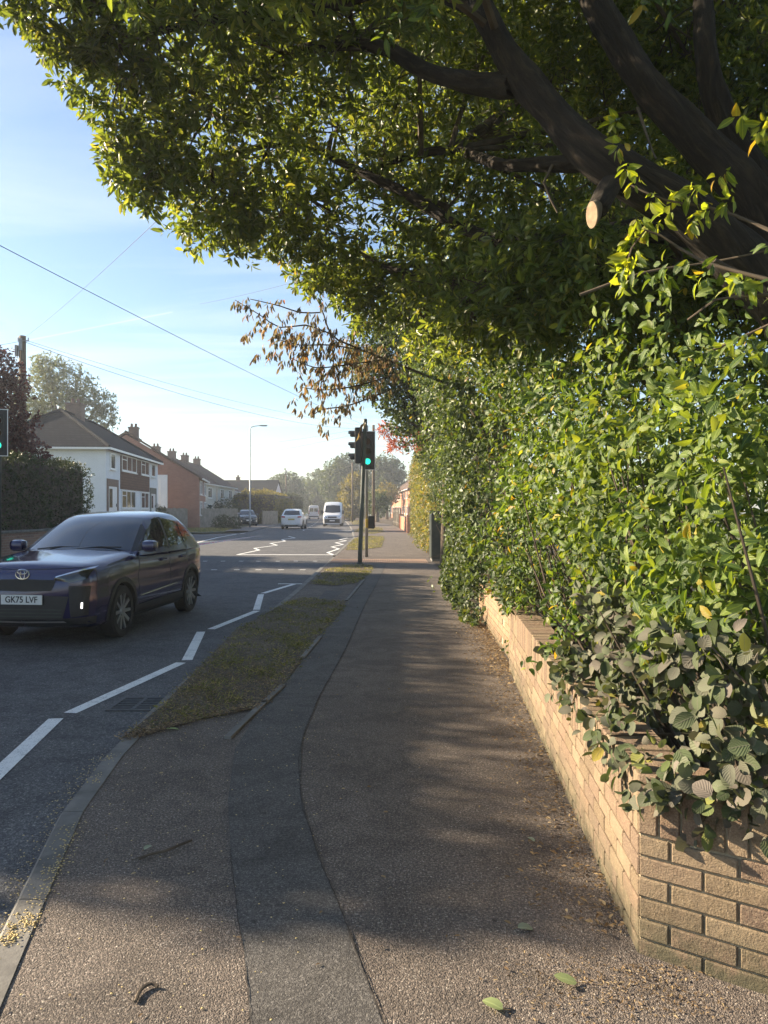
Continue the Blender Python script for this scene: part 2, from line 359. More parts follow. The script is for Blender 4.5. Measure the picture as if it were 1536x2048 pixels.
M['lf_silver'] = leaf_mat('silvery_leaf', [(0, (.09,.11,.06)), (.6, (.14,.16,.09)), (1, (.2,.21,.13))], (1.8, 1.8, .9), .35, .5, nscale=.6)
M['lf_dry'] = leaf_mat('dry_leaf', [(0, (.10,.06,.03)), (.4, (.20,.13,.065)), (.75, (.32,.23,.12)), (1, (.42,.33,.19))], (1.4, 1.2, .8), .2, .7)
M['grass'] = leaf_mat('grass_blade', [(0, (.065,.08,.026)), (.45, (.15,.155,.05)), (.75, (.24,.21,.09)), (1, (.36,.29,.15))], (2.2, 2.2, .9), .35, .55, nscale=2.5)
M['blossom'] = plain('fallen_blossom', (.55,.43,.20), .8, var=.35, scale=40)

# ------------------------------------------------------------------ leaves
def unit(a): return a / np.maximum(np.linalg.norm(a, axis=1, keepdims=True), 1e-9)
def rand_unit(n): return unit(rng.normal(size=(n, 3)))
SHAPES = {   # (position along the blade, half width) pairs between base and tip
    'oval':  [(.22, .36), (.55, .46), (.82, .27)],
    'round': [(.12, .36), (.40, .52), (.70, .47), (.92, .2)],
    'lance': [(.35, .42), (.72, .36)],
    'small': [(.5, .5)],
}
def leaf_mesh(name, pos, dr, nr, L, ratio, m, parent=None, shape='lance', fold=.16, curl=.18, world=True):
    n = len(pos)
    st = SHAPES[shape]
    T = [(0., 0., 0.)]; uv = [(0., .5)]
    for t_, hw in st:
        cz = -curl * t_ * t_
        T += [(t_, -hw, fold * hw + cz), (t_, 0, cz), (t_, hw, fold * hw + cz)]
        uv += [(t_, 0), (t_, .5), (t_, 1.)]
    T.append((1., 0., -curl)); uv.append((1., .5))
    k = len(T); last = k - 1
    faces = [(0, 2, 1), (0, 3, 2)]
    for i in range(len(st) - 1):
        a, b = 1 + 3 * i, 4 + 3 * i
        faces += [(a, a+1, b+1, b), (a+1, a+2, b+2, b+1)]
    a = 1 + 3 * (len(st) - 1); faces += [(a, a+1, last), (a+1, a+2, last)]
    T = np.array(T); uv = np.array(uv, dtype=np.float32)
    dr = unit(dr); nr = unit(nr - dr * np.sum(nr * dr, 1, keepdims=True)); sd = np.cross(nr, dr)
    L = np.broadcast_to(np.asarray(L, float), (n,)); ratio = np.broadcast_to(np.asarray(ratio, float), (n,))
    cj = rng.uniform(.3, 1.7, n)
    V = (pos[:, None, :] + L[:, None, None] * (T[None, :, 0:1] * dr[:, None, :] + T[None, :, 1:2] * ratio[:, None, None] * sd[:, None, :]
         + T[None, :, 2:3] * cj[:, None, None] * nr[:, None, :])).reshape(-1, 3)
    fl = np.concatenate([np.array(f) for f in faces]); tot = np.array([len(f) for f in faces])
    loops = (fl[None, :] + (np.arange(n) * k)[:, None]).ravel()
    tots = np.tile(tot, n); starts = np.concatenate([[0], np.cumsum(tots)[:-1]])
    me = bpy.data.meshes.new(name)
    me.vertices.add(len(V)); me.vertices.foreach_set('co', V.astype(np.float32).ravel())
    me.loops.add(len(loops)); me.loops.foreach_set('vertex_index', loops.astype(np.int32))
    me.polygons.add(len(tots)); me.polygons.foreach_set('loop_start', starts.astype(np.int32)); me.polygons.foreach_set('loop_total', tots.astype(np.int32))
    me.polygons.foreach_set('use_smooth', np.ones(len(tots), dtype=bool))
    ul = me.uv_layers.new(name='UVMap'); ul.data.foreach_set('uv', np.tile(uv[fl], (n, 1)).astype(np.float32).ravel())
    me.update(calc_edges=True)
    return link_mesh(name, me, m, parent, world)
def sprigs(cen, outw, per, stem, L, droop=0.0, face=None, tight=.9, facew=.42):
    """a sprig of leaves round every centre; returns positions, blade directions, blade normals, lengths"""
    n = len(cen)
    c = np.repeat(cen, per, 0); o = np.repeat(unit(outw), per, 0); N = len(c)
    s = rng.uniform(-.7, .5, N)[:, None] * stem
    rv = rand_unit(N); rv = unit(rv - o * np.sum(rv * o, 1, keepdims=True))
    dr = o * rng.uniform(.1, .9, N)[:, None] + rv * tight + np.array([0, 0, -droop])
    up = np.array([0, 0, 1.]) if face is None else np.asarray(face, float)
    nr = up[None] * facew + rand_unit(N) * .75 + o * .2
    p = c + o * s + rv * .012
    return p, dr, nr, L * rng.uniform(.5, 1.25, N)
def blob_centres(blobs, dens, shell=.5):
    cs, os_ = [], []
    for b in blobs:
        c, r = np.array(b[:3], float), b[3]
        sq = np.array(b[4]) if len(b) > 4 else np.ones(3)
        n = max(3, int(dens * 4 * math.pi * r * r))
        d = rand_unit(n); rr = r * (shell + (1.06 - shell) * rng.uniform(0, 1, n) ** .6)
        rr *= 1 + .13 * np.sin(d[:, 0] * 7 + c[0] * 5) * np.sin(d[:, 2] * 6 + c[2] * 3) + .08 * np.sin(d[:, 1] * 11 + c[1])
        cs.append(c + d * rr[:, None] * sq); os_.append(d)
    return np.concatenate(cs), np.concatenate(os_)
def add_uv_tube(me):
    pass
def bark_tubes(name, lines, m, parent, n=10, world=True, wob=0.0):
    """tapered limbs as one continuous mesh; lines = [(points, radii)]; uv runs along the limb so the bark is stringy"""
    vs, fs, uvs = [], [], []
    for pts, rad in lines:
        pts = [Vector(p) for p in pts]
        # resample smoothly
        q, rr = [], []
        for i in range(len(pts) - 1):
            p0, p1_, p2_, p3 = pts[max(i-1, 0)], pts[i], pts[i+1], pts[min(i+2, len(pts)-1)]
            sN = max(2, min(16, int((p2_ - p1_).length / (.05 if wob else .12))))
            for k in range(sN):
                t_ = k / sN
                q.append(0.5 * ((2 * p1_) + (p2_ - p0) * t_ + (2*p0 - 5*p1_ + 4*p2_ - p3) * t_**2 + (3*p1_ - p0 - 3*p2_ + p3) * t_**3))
                rr.append(rad[i] * (1 - t_) + rad[i+1] * t_)
        q.append(pts[-1]); rr.append(rad[-1])
        ref = None; b0 = len(vs); acc = 0
        for i, p in enumerate(q):
            if i: acc += (p - q[i-1]).length
            t_ = (q[min(i+1, len(q)-1)] - q[max(i-1, 0)]).normalized()
            if ref is None: ref = t_.orthogonal().normalized()
            ref = (ref - t_ * ref.dot(t_)).normalized(); bb = t_.cross(ref)
            for k in range(n + 1):
                a = 2 * math.pi * (k % n) / n
                q_ = Vector((math.cos(a) * 3.2 + b0, math.sin(a) * 3.2, acc * 2.0)); q2 = Vector((math.cos(a) * 1.1, math.sin(a) * 1.1 + b0, acc * 1.6))
                r_ = rr[i] * (1 + wob * (mnoise.noise(q_) * 1.1 + mnoise.noise(q2) * 1.6 + .6 * mnoise.noise(q_ * 2.7)))
                vs.append(p + (ref * math.cos(a) + bb * math.sin(a)) * r_); uvs.append((acc * .35, a * rr[i] * 2.2 + k * 0 if k < n else 2 * math.pi * rr[i] * 2.2))
        for i in range(len(q) - 1):
            for k in range(n):
                a = b0 + i * (n + 1) + k; fs.append((a, a + 1, a + n + 2, a + n + 1))
        fs.append(tuple(b0 + (len(q) - 1) * (n + 1) + k for k in range(n)))
    me = bpy.data.meshes.new(name); me.from_pydata([v[:] for v in vs], [], fs)
    ul = me.uv_layers.new(name='UVMap')
    for li, l in enumerate(me.loops): ul.data[li].uv = uvs[l.vertex_index]
    me.update()
    return link_mesh(name, me, m, parent, world, smooth=True)

# ------------------------------------------------------------------ the ground, road, pavement
def kerb_x(y):
    e = max(0.0, y - 45.0)
    return float(np.interp(y, [-8, 2, 3.1, 3.67, 4.56, 6.5, 10, 15, 45], [-1.1, -1.25, -1.5, -1.65, -1.8, -1.9, -1.86, -1.79, -1.8])) - .045 * e - .0002 * e * e
def left_x(y): return -9.6 - (.045 * max(0., y - 45) + .0002 * max(0., y - 45) ** 2)
def pave_r(y):
    pts = [(-6, .35), (2.3, .75), (2.78, .92), (6.3, 1.16), (10.3, 1.38), (20, 1.35), (30, 1.5), (45, 1.75), (60, 1.75), (77, 1.3), (91, -.2), (120, -2.8), (200, -9.5), (400, -60)]
    return float(np.interp(y, [p[0] for p in pts], [p[1] for p in pts]))
def sheet(name, m, left, right, ys, z):
    mb = MB(); vs = []; fs = []
    for i, y in enumerate(ys):
        vs += [(left(y), y, z), (right(y), y, z)]
        if i: fs.append((2*i-2, 2*i-1, 2*i+1, 2*i))
    mb.add(vs, fs); return struct(mb.build(name, m))
def flat(name, m, pts, z=None):
    mb = MB(); mb.add([(p[0], p[1], p[2] if z is None else z) for p in pts], [tuple(range(len(pts)))])
    me_o = mb.build(name, m, fix=False)
    me = me_o.data
    bm = bmesh.new(); bm.from_mesh(me); bmesh.ops.triangulate(bm, faces=bm.faces)
    for f in bm.faces:
        if f.normal.z < 0: f.normal_flip()
    bm.to_mesh(me); bm.free(); return struct(me_o)
g = MB(); g.add([(-1500,-60,-.16),(1500,-60,-.16),(1500,3000,-.16),(-1500,3000,-.16)], [(0,1,2,3)]); struct(g.build('ground', M['ground']))
YS = list(np.arange(-8, 0, 2.0)) + list(np.arange(0, 8, .4)) + list(np.arange(8, 60, 2.0)) + list(np.arange(60, 330, 6.0))
sheet('road', M['road'], lambda y: left_x(y) - .1, lambda y: kerb_x(y) + .1, YS, ROAD)
sheet('pavement', M['pave'], lambda y: kerb_x(y) + .11, lambda y: pave_r(y) + .9 + 2 * (y < 3), YS, 0.0)
sheet('planting_bed', M['soil'], lambda y: pave_r(y) + .12, lambda y: pave_r(y) + 9, [3.0] + [y for y in YS if y > 3], 0.02)
# kerb stones
def kerb_run(name, xf, side, y0, y1, top):
    mb = MB(); y = y0
    while y < y1:
        ln = .915 if y < 60 else 4.0
        a, b = y + .004, min(y + ln - .004, y1)
        tz = top((a + b) / 2)
        xa, xb = xf(a), xf(b)
        prof = [(0, -.12), (0, tz - .025), (.02, tz), (.125, tz), (.125, -.12)]
        vs = []
        for yy, xx in ((a, xa), (b, xb)):
            vs += [(xx + side * px, yy, pz) for px, pz in prof]
        n = 5
        mb.add(vs, [tuple(range(n)), tuple(range(n, 2*n))[::-1]] + [(i, i + n, (i+1) % n + n, (i+1) % n) for i in range(n)])
        y += ln
    return struct(mb.build(name, M['kerb']))
def kerb_top(y): return .006 if not (21.5 < y < 27) else -.035
kerb_run('kerb', kerb_x, 1, -6, 300, kerb_top)
kerb_run('kerb_left', lambda y: left_x(y), -1, -6, 37, lambda y: .03)
kerb_run('kerb_left', lambda y: left_x(y), -1, 58, 300, lambda y: .03)
sheet('pavement_left', M['farpave'], lambda y: left_x(y) - 2.1, lambda y: left_x(y) - .12, [y for y in YS if y <= 37], 0.02)
sheet('pavement_left', M['farpave'], lambda y: left_x(y) - 2.1, lambda y: left_x(y) - .12, [58] + [y for y in YS if y > 58], 0.02)
flat('side_road', M['road'], [(-9.5, 37.2, 0), (-9.5, 57.8, 0), (-11.2, 54, 0), (-13, 52.5, 0), (-60, 52, 0), (-60, 43.5, 0), (-13, 43, 0), (-11.2, 41.5, 0)], ROAD + .004)
# resurfaced trench strip in the pavement
LE = [(512,2120),(500,2048),(488,1900),(474,1830),(461,1700),(456,1600),(470,1500),(518,1422),(590,1342),(640,1272),(690,1200),(727,1150),(745,1128)]
RE = [(800,2140),(765,2048),(700,1870),(660,1770),(625,1680),(600,1580),(604,1480),(640,1390),(690,1300),(730,1210),(755,1165),(772,1128)]
flat('trench_patch', M['patch'], [G(*p) for p in LE] + [G(*p) for p in RE[::-1]], .004)
def smooth_line(pts, step=.06):
    pts = [Vector(p) for p in pts]; out = []
    for i in range(len(pts) - 1):
        p0, a, b, p3 = pts[max(i-1,0)], pts[i], pts[i+1], pts[min(i+2, len(pts)-1)]
        n = max(1, int((b - a).length / step))
        for k in range(n):
            t_ = k / n
            out.append(0.5 * ((2*a) + (b-p0)*t_ + (2*p0-5*a+4*b-p3)*t_**2 + (3*a-p0-3*b+p3)*t_**3))
    out.append(pts[-1]); return out
M['crack'] = plain('joint_dirt', (.04,.034,.03), .95, var=.3, scale=30)
def crack(name, pts, wmax):
    ln = smooth_line(pts, .035); mb = MB(); vs = []; fs = []
    for i, p in enumerate(ln):
        w_ = wmax * (.25 + .5 * abs(math.sin(i * 1.7) * math.sin(i * .37 + 1))) * random.uniform(.4, 1.2); jx = .0022 * math.sin(i * 2.3) + .003 * math.sin(i * .31) + random.uniform(-.0012, .0012)
        vs += [(p.x - w_ + jx, p.y, .007), (p.x + w_ + jx, p.y, .007)]
        if i: fs.append((2*i-2, 2*i-1, 2*i+1, 2*i))
    mb.add(vs, fs); return struct(mb.build(name, M['crack'], fix=False))
crack('pavement_joint', [G(*p) for p in LE[:5]], .0045); crack('pavement_joint', [G(*p) for p in RE[:8]], .006)
crack('pavement_joint', [G(*p) for p in RE[7:]], .008); crack('pavement_joint', [G(*p) for p in [(1080,1260),(960,1252),(840,1247),(725,1246)]], .01)
# verge edging
for a, b in (((455,1478),(530,1405)),((528,1408),(566,1372)),((604,1318),(640,1275)),((693,1202),(728,1160))):
    A, B = Vector(G(*a)), Vector(G(*b)); u = (B - A); mb = MB(); mb.obox((A + B) / 2, u, Vector((-u.y, u.x, 0)), u.length / 2, .025, -.05, .018)
    struct(mb.build('verge_edging', M['kerb']))
# soil under the verges, and the grass on them
VERGES = [
    [(245,1478),(330,1408),(395,1338),(470,1262),(560,1212),(600,1196),(692,1203),(682,1225),(640,1270),(605,1316),(560,1380),(520,1416),(400,1440),(300,1468)],
    [(618,1168),(655,1138),(700,1130),(748,1130),(737,1150),(715,1166),(665,1172)],
    [(690,1101),(703,1082),(720,1073),(766,1073),(768,1078),(762,1095),(725,1100)],
    [(708,1064),(724,1053),(762,1056),(768,1064),(745,1068)],
    [(706,1050),(698,1042),(722,1040),(736,1049)],
]
def inside(px, py, poly):
    r = np.zeros(len(px), bool); n = len(poly)
    for i in range(n):
        x0, y0 = poly[i][:2]; x1, y1 = poly[(i+1) % n][:2]
        c = ((y0 > py) != (y1 > py)) & (px < (x1 - x0) * (py - y0) / (y1 - y0 + 1e-12) + x0); r ^= c
    return r
def poly_points(poly, n):
    a = np.array([p[:2] for p in poly]); lo, hi = a.min(0), a.max(0); out = np.zeros((0, 2))
    while len(out) < n:
        q = rng.uniform(lo, hi, (n * 2, 2)); out = np.concatenate([out, q[inside(q[:, 0], q[:, 1], poly)]])
    return out[:n]
GC = [(7500, .036, .15), (4500, .045, .16), (6000, .07, .13), (3500, .09, .10), (1500, .12, .08)]
for i, vp in enumerate(VERGES):
    poly = [G(*p) for p in vp]
    flat('verge', M['soil'], poly, .009)
    n, gl, gr = GC[i]; n *= (3 if i == 0 else 2); n = int(n)
    q = poly_points(poly, n)
    keep = rng.uniform(0, 1, n) < np.clip(.55 + .5 * np.sin(q[:, 0] * 4.1 + q[:, 1] * 1.3) * np.sin(q[:, 1] * 2.2), .25, 1)
    q = q[keep]; n = len(q); q = q + rng.normal(size=(n, 2)) * np.array([.035, .07]); gsz = .35 + .9 * np.clip(.5 + .5 * np.sin(q[:, 0] * 9 + np.sin(q[:, 1] * 5)) * np.sin(q[:, 1] * 6.1), 0, 1)
    dr = rng.normal(size=(n, 3)) * np.array([1, 1, 0]) * 1.1 + np.array([0, 0, .55]); nr = rand_unit(n) + np.array([0, 0, .4])
    pos = np.c_[q, np.full(n, .008)]
    o = leaf_mesh('grass', pos, dr, nr, gl * gsz * rng.uniform(.5, 1.9, n), gr, M['grass'], None, 'small', 0, .25)
    stuff(o, ['worn leaf strewn grass verge beside the near kerb', 'dark grass tuft around the traffic light pole base', 'sunlit green grass verge beyond the crossing', 'shaded grass patch further along the pavement', 'farthest strip of grass beside the road'][i], 'grass')
# left side grass strip by the junction
flat('verge', M['ground'], [(-11.4, 54.6, 0), (-13, 53.1, 0), (-40, 52.6, 0), (-40, 64, 0), (-12.8, 66, 0)], .012)
q = poly_points([(-11.4, 54.6), (-13, 53.1), (-26, 52.6), (-26, 62), (-12.8, 66)], 9000); n = len(q)
stuff(leaf_mesh('grass', np.c_[q, np.full(n, .03)], rng.normal(size=(n, 3)) * np.array([1, 1, 0]) * .7 + np.array([0, 0, 1]), rand_unit(n), .16, .12, M['grass'], None, 'small', 0, .2),
      'shaded lawn strip at the corner of the side road', 'grass')
# inspection cover in the verge gap, tactile paving at the crossing
mb = MB(); a, b, c, d = [G(*p) for p in ((634,1201),(664,1201),(690,1182),(652,1182))]
o = flat('inspection_cover', M['patch'], [a, b, c, d], .0065)
M['tactile'] = plain('buff_tactile_paving', (.33,.22,.16), .85, var=.2, scale=3, bump=.2)
mb = MB(); mb.box((-1.66, 23.3, -.02), (1.35, 25.0, .006))
for i in range(45):
    for j in range(25):
        x, y = -1.62 + i * .066, 23.34 + j * .067; r = .02
        mb.add([(x-r,y-r,.006),(x+r,y-r,.006),(x+r,y+r,.006),(x-r,y+r,.006),(x-r*.6,y-r*.6,.014),(x+r*.6,y-r*.6,.014),(x+r*.6,y+r*.6,.014),(x-r*.6,y+r*.6,.014)],
               [(4,5,6,7),(0,1,5,4),(1,2,6,5),(2,3,7,6),(3,0,4,7)])
struct(mb.build('tactile_paving', M['tactile'], fix=False))

# ------------------------------------------------------------------ road markings
def strip_line(mb, a, b, w, z=ROAD + .005):
    a, b = Vector((a[0], a[1], z)), Vector((b[0], b[1], z)); u = (b - a).normalized(); s = Vector((-u.y, u.x, 0)) * w / 2
    mb.add([a - s, b - s, b + s, a + s], [(0, 1, 2, 3)])
def marking(segs, w):
    mb = MB()
    for a, b in segs: strip_line(mb, a, b, w)
    return struct(mb.build('road_marking', M['paint']))
GR = lambda x, y: G(x, y, ROAD)
marking([(GR(-60,1600), GR(112,1438)), (GR(140,1427), GR(362,1326)), (GR(374,1321), GR(402,1264)), (GR(422,1259), GR(514,1222)), (GR(513,1220), GR(522,1189)), (GR(526,1187), GR(590,1168)), (GR(556,1168), GR(614,1168))], .115)
zo = lambda pts: [GR(380 + x / 3.072, 840 + y / 3.072) for x, y in pts]
def path(pts): return [(pts[i], pts[i+1]) for i in range(len(pts) - 1)]
marking(path(zo([(290,828),(425,800),(395,788),(535,770),(495,758),(585,745),(565,735),(645,725),(605,715)])), .12)
marking(path(zo([(880,828),(845,815),(915,792),(870,780),(940,765),(895,755),(960,742),(920,735),(968,725)])), .12)
marking([zo([(290,828),(880,829)])], .28)
marking([zo([(600,671),(1000,681)])], .3)
marking([zo([(30,757),(170,722)]), zo([(170,722),(285,702)])], .13)
marking([zo([(310,699),(345,693)]), zo([(10,706),(200,706)])], .12)
mb = MB()
for x in (92,203,315,420,540,650,768):
    a = zo([(x, 868)])[0]; strip_line(mb, (a[0]-.07, a[1]), (a[0]+.07, a[1]), .14)
for x in (148,288,420,560,692):
    a = zo([(x, 921)])[0]; strip_line(mb, (a[0]-.08, a[1]), (a[0]+.08, a[1]), .14)
for y in np.arange(62, 200, 6.0):
    strip_line(mb, (kerb_x(y) - 3.9, y), (kerb_x(y + 2) - 3.9, y + 2), .11)
struct(mb.build('road_marking', M['paint']))
# gully grate
A, B, Cc, D = [Vector(GR(*p)) for p in ((230,1424),(292,1426),(326,1394),(266,1394))]
ctr = (A + B + Cc + D) / 4
t_ = thing('drain_grate', 'cast iron slotted drain grate in the gutter beside the kerb', 'drain grate', (ctr.x, ctr.y, ROAD))
hx, hy = .21, .23
fr = MB()
for lo, hi in (((-hx,-hy,-.01),(hx,-hy+.03,.014)),((-hx,hy-.03,-.01),(hx,hy,.014)),((-hx,-hy+.03,-.01),(-hx+.03,hy-.03,.014)),((hx-.03,-hy+.03,-.01),(hx,hy-.03,.014))): fr.box(lo, hi)
fr.build('frame', M['iron'], t_)
br = MB()
for k in range(7):
    y = -hy + .055 + k * .058; br.box((-hx + .032, y, -.008), (hx - .032, y + .020, .013))
br.box((-.015, -hy + .032, -.009), (.015, hy - .032, .012)); br.build('bars', M['iron'], t_)
pit_dark = MB(); pit_dark.box((-hx + .031, -hy + .031, .0015), (hx - .031, hy - .031, .0025)); pit_dark.build('pit_dark', M['rubber'], t_)  # thin black plate standing in for the darkness below the bars

# ------------------------------------------------------------------ near brick garden wall, brick by brick
def nbrick(name, stops):
    t = NT(name); g = t.n.new('ShaderNodeNewGeometry'); w = g.outputs['Position']
    col = t.ramp(g.outputs['Random Per Island'], stops)
    sp = t.noise(150, 3, .7, w); col = t.mix(t.ramp(sp, [(.42, 0.), (.7, .7)]), col, (.40,.31,.21))
    col = t.mix(t.ramp(t.noise(14, 5, .65, w), [(.45, 0.), (.75, .45)]), col, (.16,.11,.085))
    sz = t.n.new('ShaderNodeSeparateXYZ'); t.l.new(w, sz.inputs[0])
    moss_shade = t.math('MULTIPLY', t.ramp(sz.outputs[2], [(.02, 1.), (.24, .0)]), t.ramp(t.noise(16, 5, .65, w), [(.30, 0.), (.55, .9)]))
    col = t.mix(moss_shade, col, (.10,.095,.06))  # moss, dirt and wall-foot shade, all put into the brick colour
    t.set('Base Color', col).set('Roughness', .92).set('Specular IOR Level', .25)
    t.bump(t.math('ADD', t.noise(170, 4, .7, w), t.math('MULTIPLY', t.noise(25, 4, .6, w), 1.4)), .9, .008); return t.m
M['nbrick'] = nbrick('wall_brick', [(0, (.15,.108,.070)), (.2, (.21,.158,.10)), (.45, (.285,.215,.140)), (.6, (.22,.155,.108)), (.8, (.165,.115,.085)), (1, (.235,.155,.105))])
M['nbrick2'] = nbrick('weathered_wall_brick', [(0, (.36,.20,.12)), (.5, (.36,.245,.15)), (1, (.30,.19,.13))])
t = NT('mortar'); w = t.wpos(); t.set('Base Color', t.ramp(t.noise(60, 5, .7, w), [(.3, (.26,.21,.14)), (.7, (.46,.39,.27))])).set('Roughness', .95); t.bump(t.noise(140, 4, .7, w), .9, .008); M['mortar'] = t.m
def bevbox():
    bm = bmesh.new(); bmesh.ops.create_cube(bm, size=1); bmesh.ops.bevel(bm, geom=bm.edges, offset=.018, segments=1, affect='EDGES')
    bm.verts.index_update(); r = ([tuple(v.co) for v in bm.verts], [[v.index for v in f.verts] for f in bm.faces]); bm.free(); return r
BV, BF = bevbox()
def put_brick(mb, o, u, n, s0, s1, z0, z1, dep, jig=.0018):
    o = Vector(o); c = o + u * ((s0 + s1) / 2) - n * (dep / 2)
    ln, ht = s1 - s0, z1 - z0; q = []
    j = Vector((random.uniform(-jig, jig), random.uniform(-jig, jig), random.uniform(-jig, jig))); rz = random.uniform(-.006, .006)
    for v in BV:
        x, y, z = v
        # keep the bevel even whatever the brick's proportions
        fx = math.copysign(ln/2 - (.5 - abs(x)) * .22, x); fy = math.copysign(dep/2 - (.5 - abs(y)) * .22, y); fz = math.copysign(ht/2 - (.5 - abs(z)) * .22, z)
        p = c + u * fx + n * (fy + fx * rz); q.append((p.x + j.x, p.y + j.y, z0 + ht/2 + fz + j.z))
    mb.add(q, BF)
def brick_wall(name, label, a, b, face, courses, soldier, m, root=None, dz=0.0, dep=.1, z0=-.02, damage=0.0, cat='garden wall', thick=.215):
    a, b = Vector((*a, 0)), Vector((*b, 0)); u = (b - a).normalized(); n = Vector((u.y, -u.x, 0)); n = n if n.dot(Vector((*face, 0))) > 0 else -n
    L = (b - a).length
    own = root is None
    if own: root = thing(name, label, cat, (a.x, a.y, 0))
    mb = MB()
    for c in range(courses):
        zz = z0 + c * .075 + dz; s = 0.0 if c % 2 == 0 else -.1125
        while s < L - .02:
            s0, s1 = max(s, 0), min(s + .215, L)
            if s1 - s0 > .03 and random.random() > damage: put_brick(mb, a, u, n, s0 + .0, s1, zz, zz + .065, dep)
            s += .225
    top = z0 + courses * .075 + dz
    mb.build('brickwork', m, root, world=True)
    if soldier:
        sb = MB(); s = 0.0
        while s < L - .04:
            put_brick(sb, a, u, n, s, min(s + .065, L), top, top + .213, thick); s += .0745
        sb.build('coping', m, root, world=True); top += .213
    core = MB(); ins = .009
    ins = .012; c0 = a + u * .004 - n * ins; c1 = b - u * .004 - n * ins
    core.prism([(c0.x, c0.y), (c1.x, c1.y), (c1.x - n.x * (thick - 2*ins), c1.y - n.y * (thick - 2*ins)), (c0.x - n.x * (thick - 2*ins), c0.y - n.y * (thick - 2*ins))], -.1, top - .01)
    core.build('mortar', M['mortar'], root, world=True)
    return root, top
K = (.917, 2.78)
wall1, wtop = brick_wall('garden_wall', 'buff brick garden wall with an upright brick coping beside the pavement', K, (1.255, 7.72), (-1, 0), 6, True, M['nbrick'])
kd = Vector((.82, -.57)).normalized()
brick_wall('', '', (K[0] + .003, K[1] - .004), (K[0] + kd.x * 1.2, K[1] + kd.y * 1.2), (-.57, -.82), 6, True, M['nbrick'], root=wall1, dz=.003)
pe, pn = Vector((1.33, 7.75)), Vector((1.43, 11.6))
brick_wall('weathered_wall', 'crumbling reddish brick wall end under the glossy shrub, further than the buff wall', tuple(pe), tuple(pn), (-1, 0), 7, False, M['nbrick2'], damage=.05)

# ------------------------------------------------------------------ the evergreen tree over the pavement
tree = thing('overhanging_evergreen_tree', 'huge dark evergreen tree leaning out over the pavement and the road', 'tree', (3.0, 4.7, 0))
LA = [(3.0,4.7,-.1), P(1660,900,4.7), P(1600,660,4.6), P(1500,535,4.55), P(1385,435,4.5), P(1255,350,4.4), P(1165,285,4.5), P(1050,160,4.8), P(985,60,5.1), P(930,-60,5.6)]
LB = [P(1680,820,4.9), P(1600,560,4.9), P(1500,390,4.9), P(1380,270,5.0), P(1280,150,5.2), P(1190,0,5.5), P(1130,-140,5.9)]
LC = [P(1035,165,4.85), P(990,168,5.2), P(930,165,5.5), P(850,140,6.0), P(760,95,6.3), P(660,92,6.6), P(560,110,6.8), P(440,150,6.9), P(330,200,6.8)]
LD = [P(1560,420,5.3), P(1450,250,5.4), P(1415,120,5.5), P(1400,-60,5.8)]
LE_ = [P(1420,430,5.3), P(1180,470,6.0), P(960,470,6.8), P(800,380,7.3), P(690,330,7.6), P(600,290,7.6), P(480,300,7.2)]
LF = [P(1200,320,5.2), P(1010,330,6.4), P(900,300,7.4), P(760,330,7.8), P(650,400,8.2)]
LG = [P(1500,500,4.9), P(1300,470,5.6), P(1100,520,6.6), P(900,560,7.6), P(760,530,8.4)]
LH = [P(950,10,5.4), P(800,-30,5.8), P(620,20,6.1), P(430,40,6.2), P(250,80,6.2)]
trunk = bark_tubes('trunk', [(LA, [.24,.20,.175,.15,.133,.118,.108,.092,.078,.06])], M['bark'], tree, 40, wob=.15)
for pts, rr in ((LB, [.18,.15,.132,.118,.105,.092,.08]), (LC, [.085,.075,.07,.062,.055,.045,.036,.028,.015]), (LD, [.13,.10,.08,.06]),
                (LE_, [.09,.07,.055,.045,.035,.025,.015]), (LF, [.06,.05,.04,.03,.018]), (LG, [.07,.06,.05,.035,.02]), (LH, [.07,.06,.05,.035,.02])):
    bark_tubes('limb', [(pts, rr)], M['bark'], tree, 24, wob=.16)
st = bark_tubes('branch_stub', [([P(1232,350,4.42), P(1212,385,4.34), P(1195,418,4.25)], [.062,.060,.056])], M['bark'], tree, 20, wob=.05)
cc_ = Vector(P(1186,430,4.22)); cn_ = Vector((-.86,-.42,-.10)).normalized(); ca_ = (Vector((.28,.1,1)) - cn_ * cn_.dot(Vector((.28,.1,1)))).normalized(); cb2 = cn_.cross(ca_)
ring = [cc_ + ca_ * (.072 * math.cos(a)) + cb2 * (.045 * math.sin(a)) for a in np.linspace(0, 2 * math.pi, 24, endpoint=False)]
mb = MB(); mb.slab(ring, .010, cn_); mb.build('cut_face', M['cut'], st, world=True)
e0 = Vector(P(1195,418,4.25)); ring2 = [e0 + (q - cc_) * .86 for q in ring]
mb = MB(); mb.add(ring + ring2, [(k, (k+1) % 24, 24 + (k+1) % 24, 24 + k) for k in range(24)]); mb.build('stub_end', M['bark2'], st, world=True)
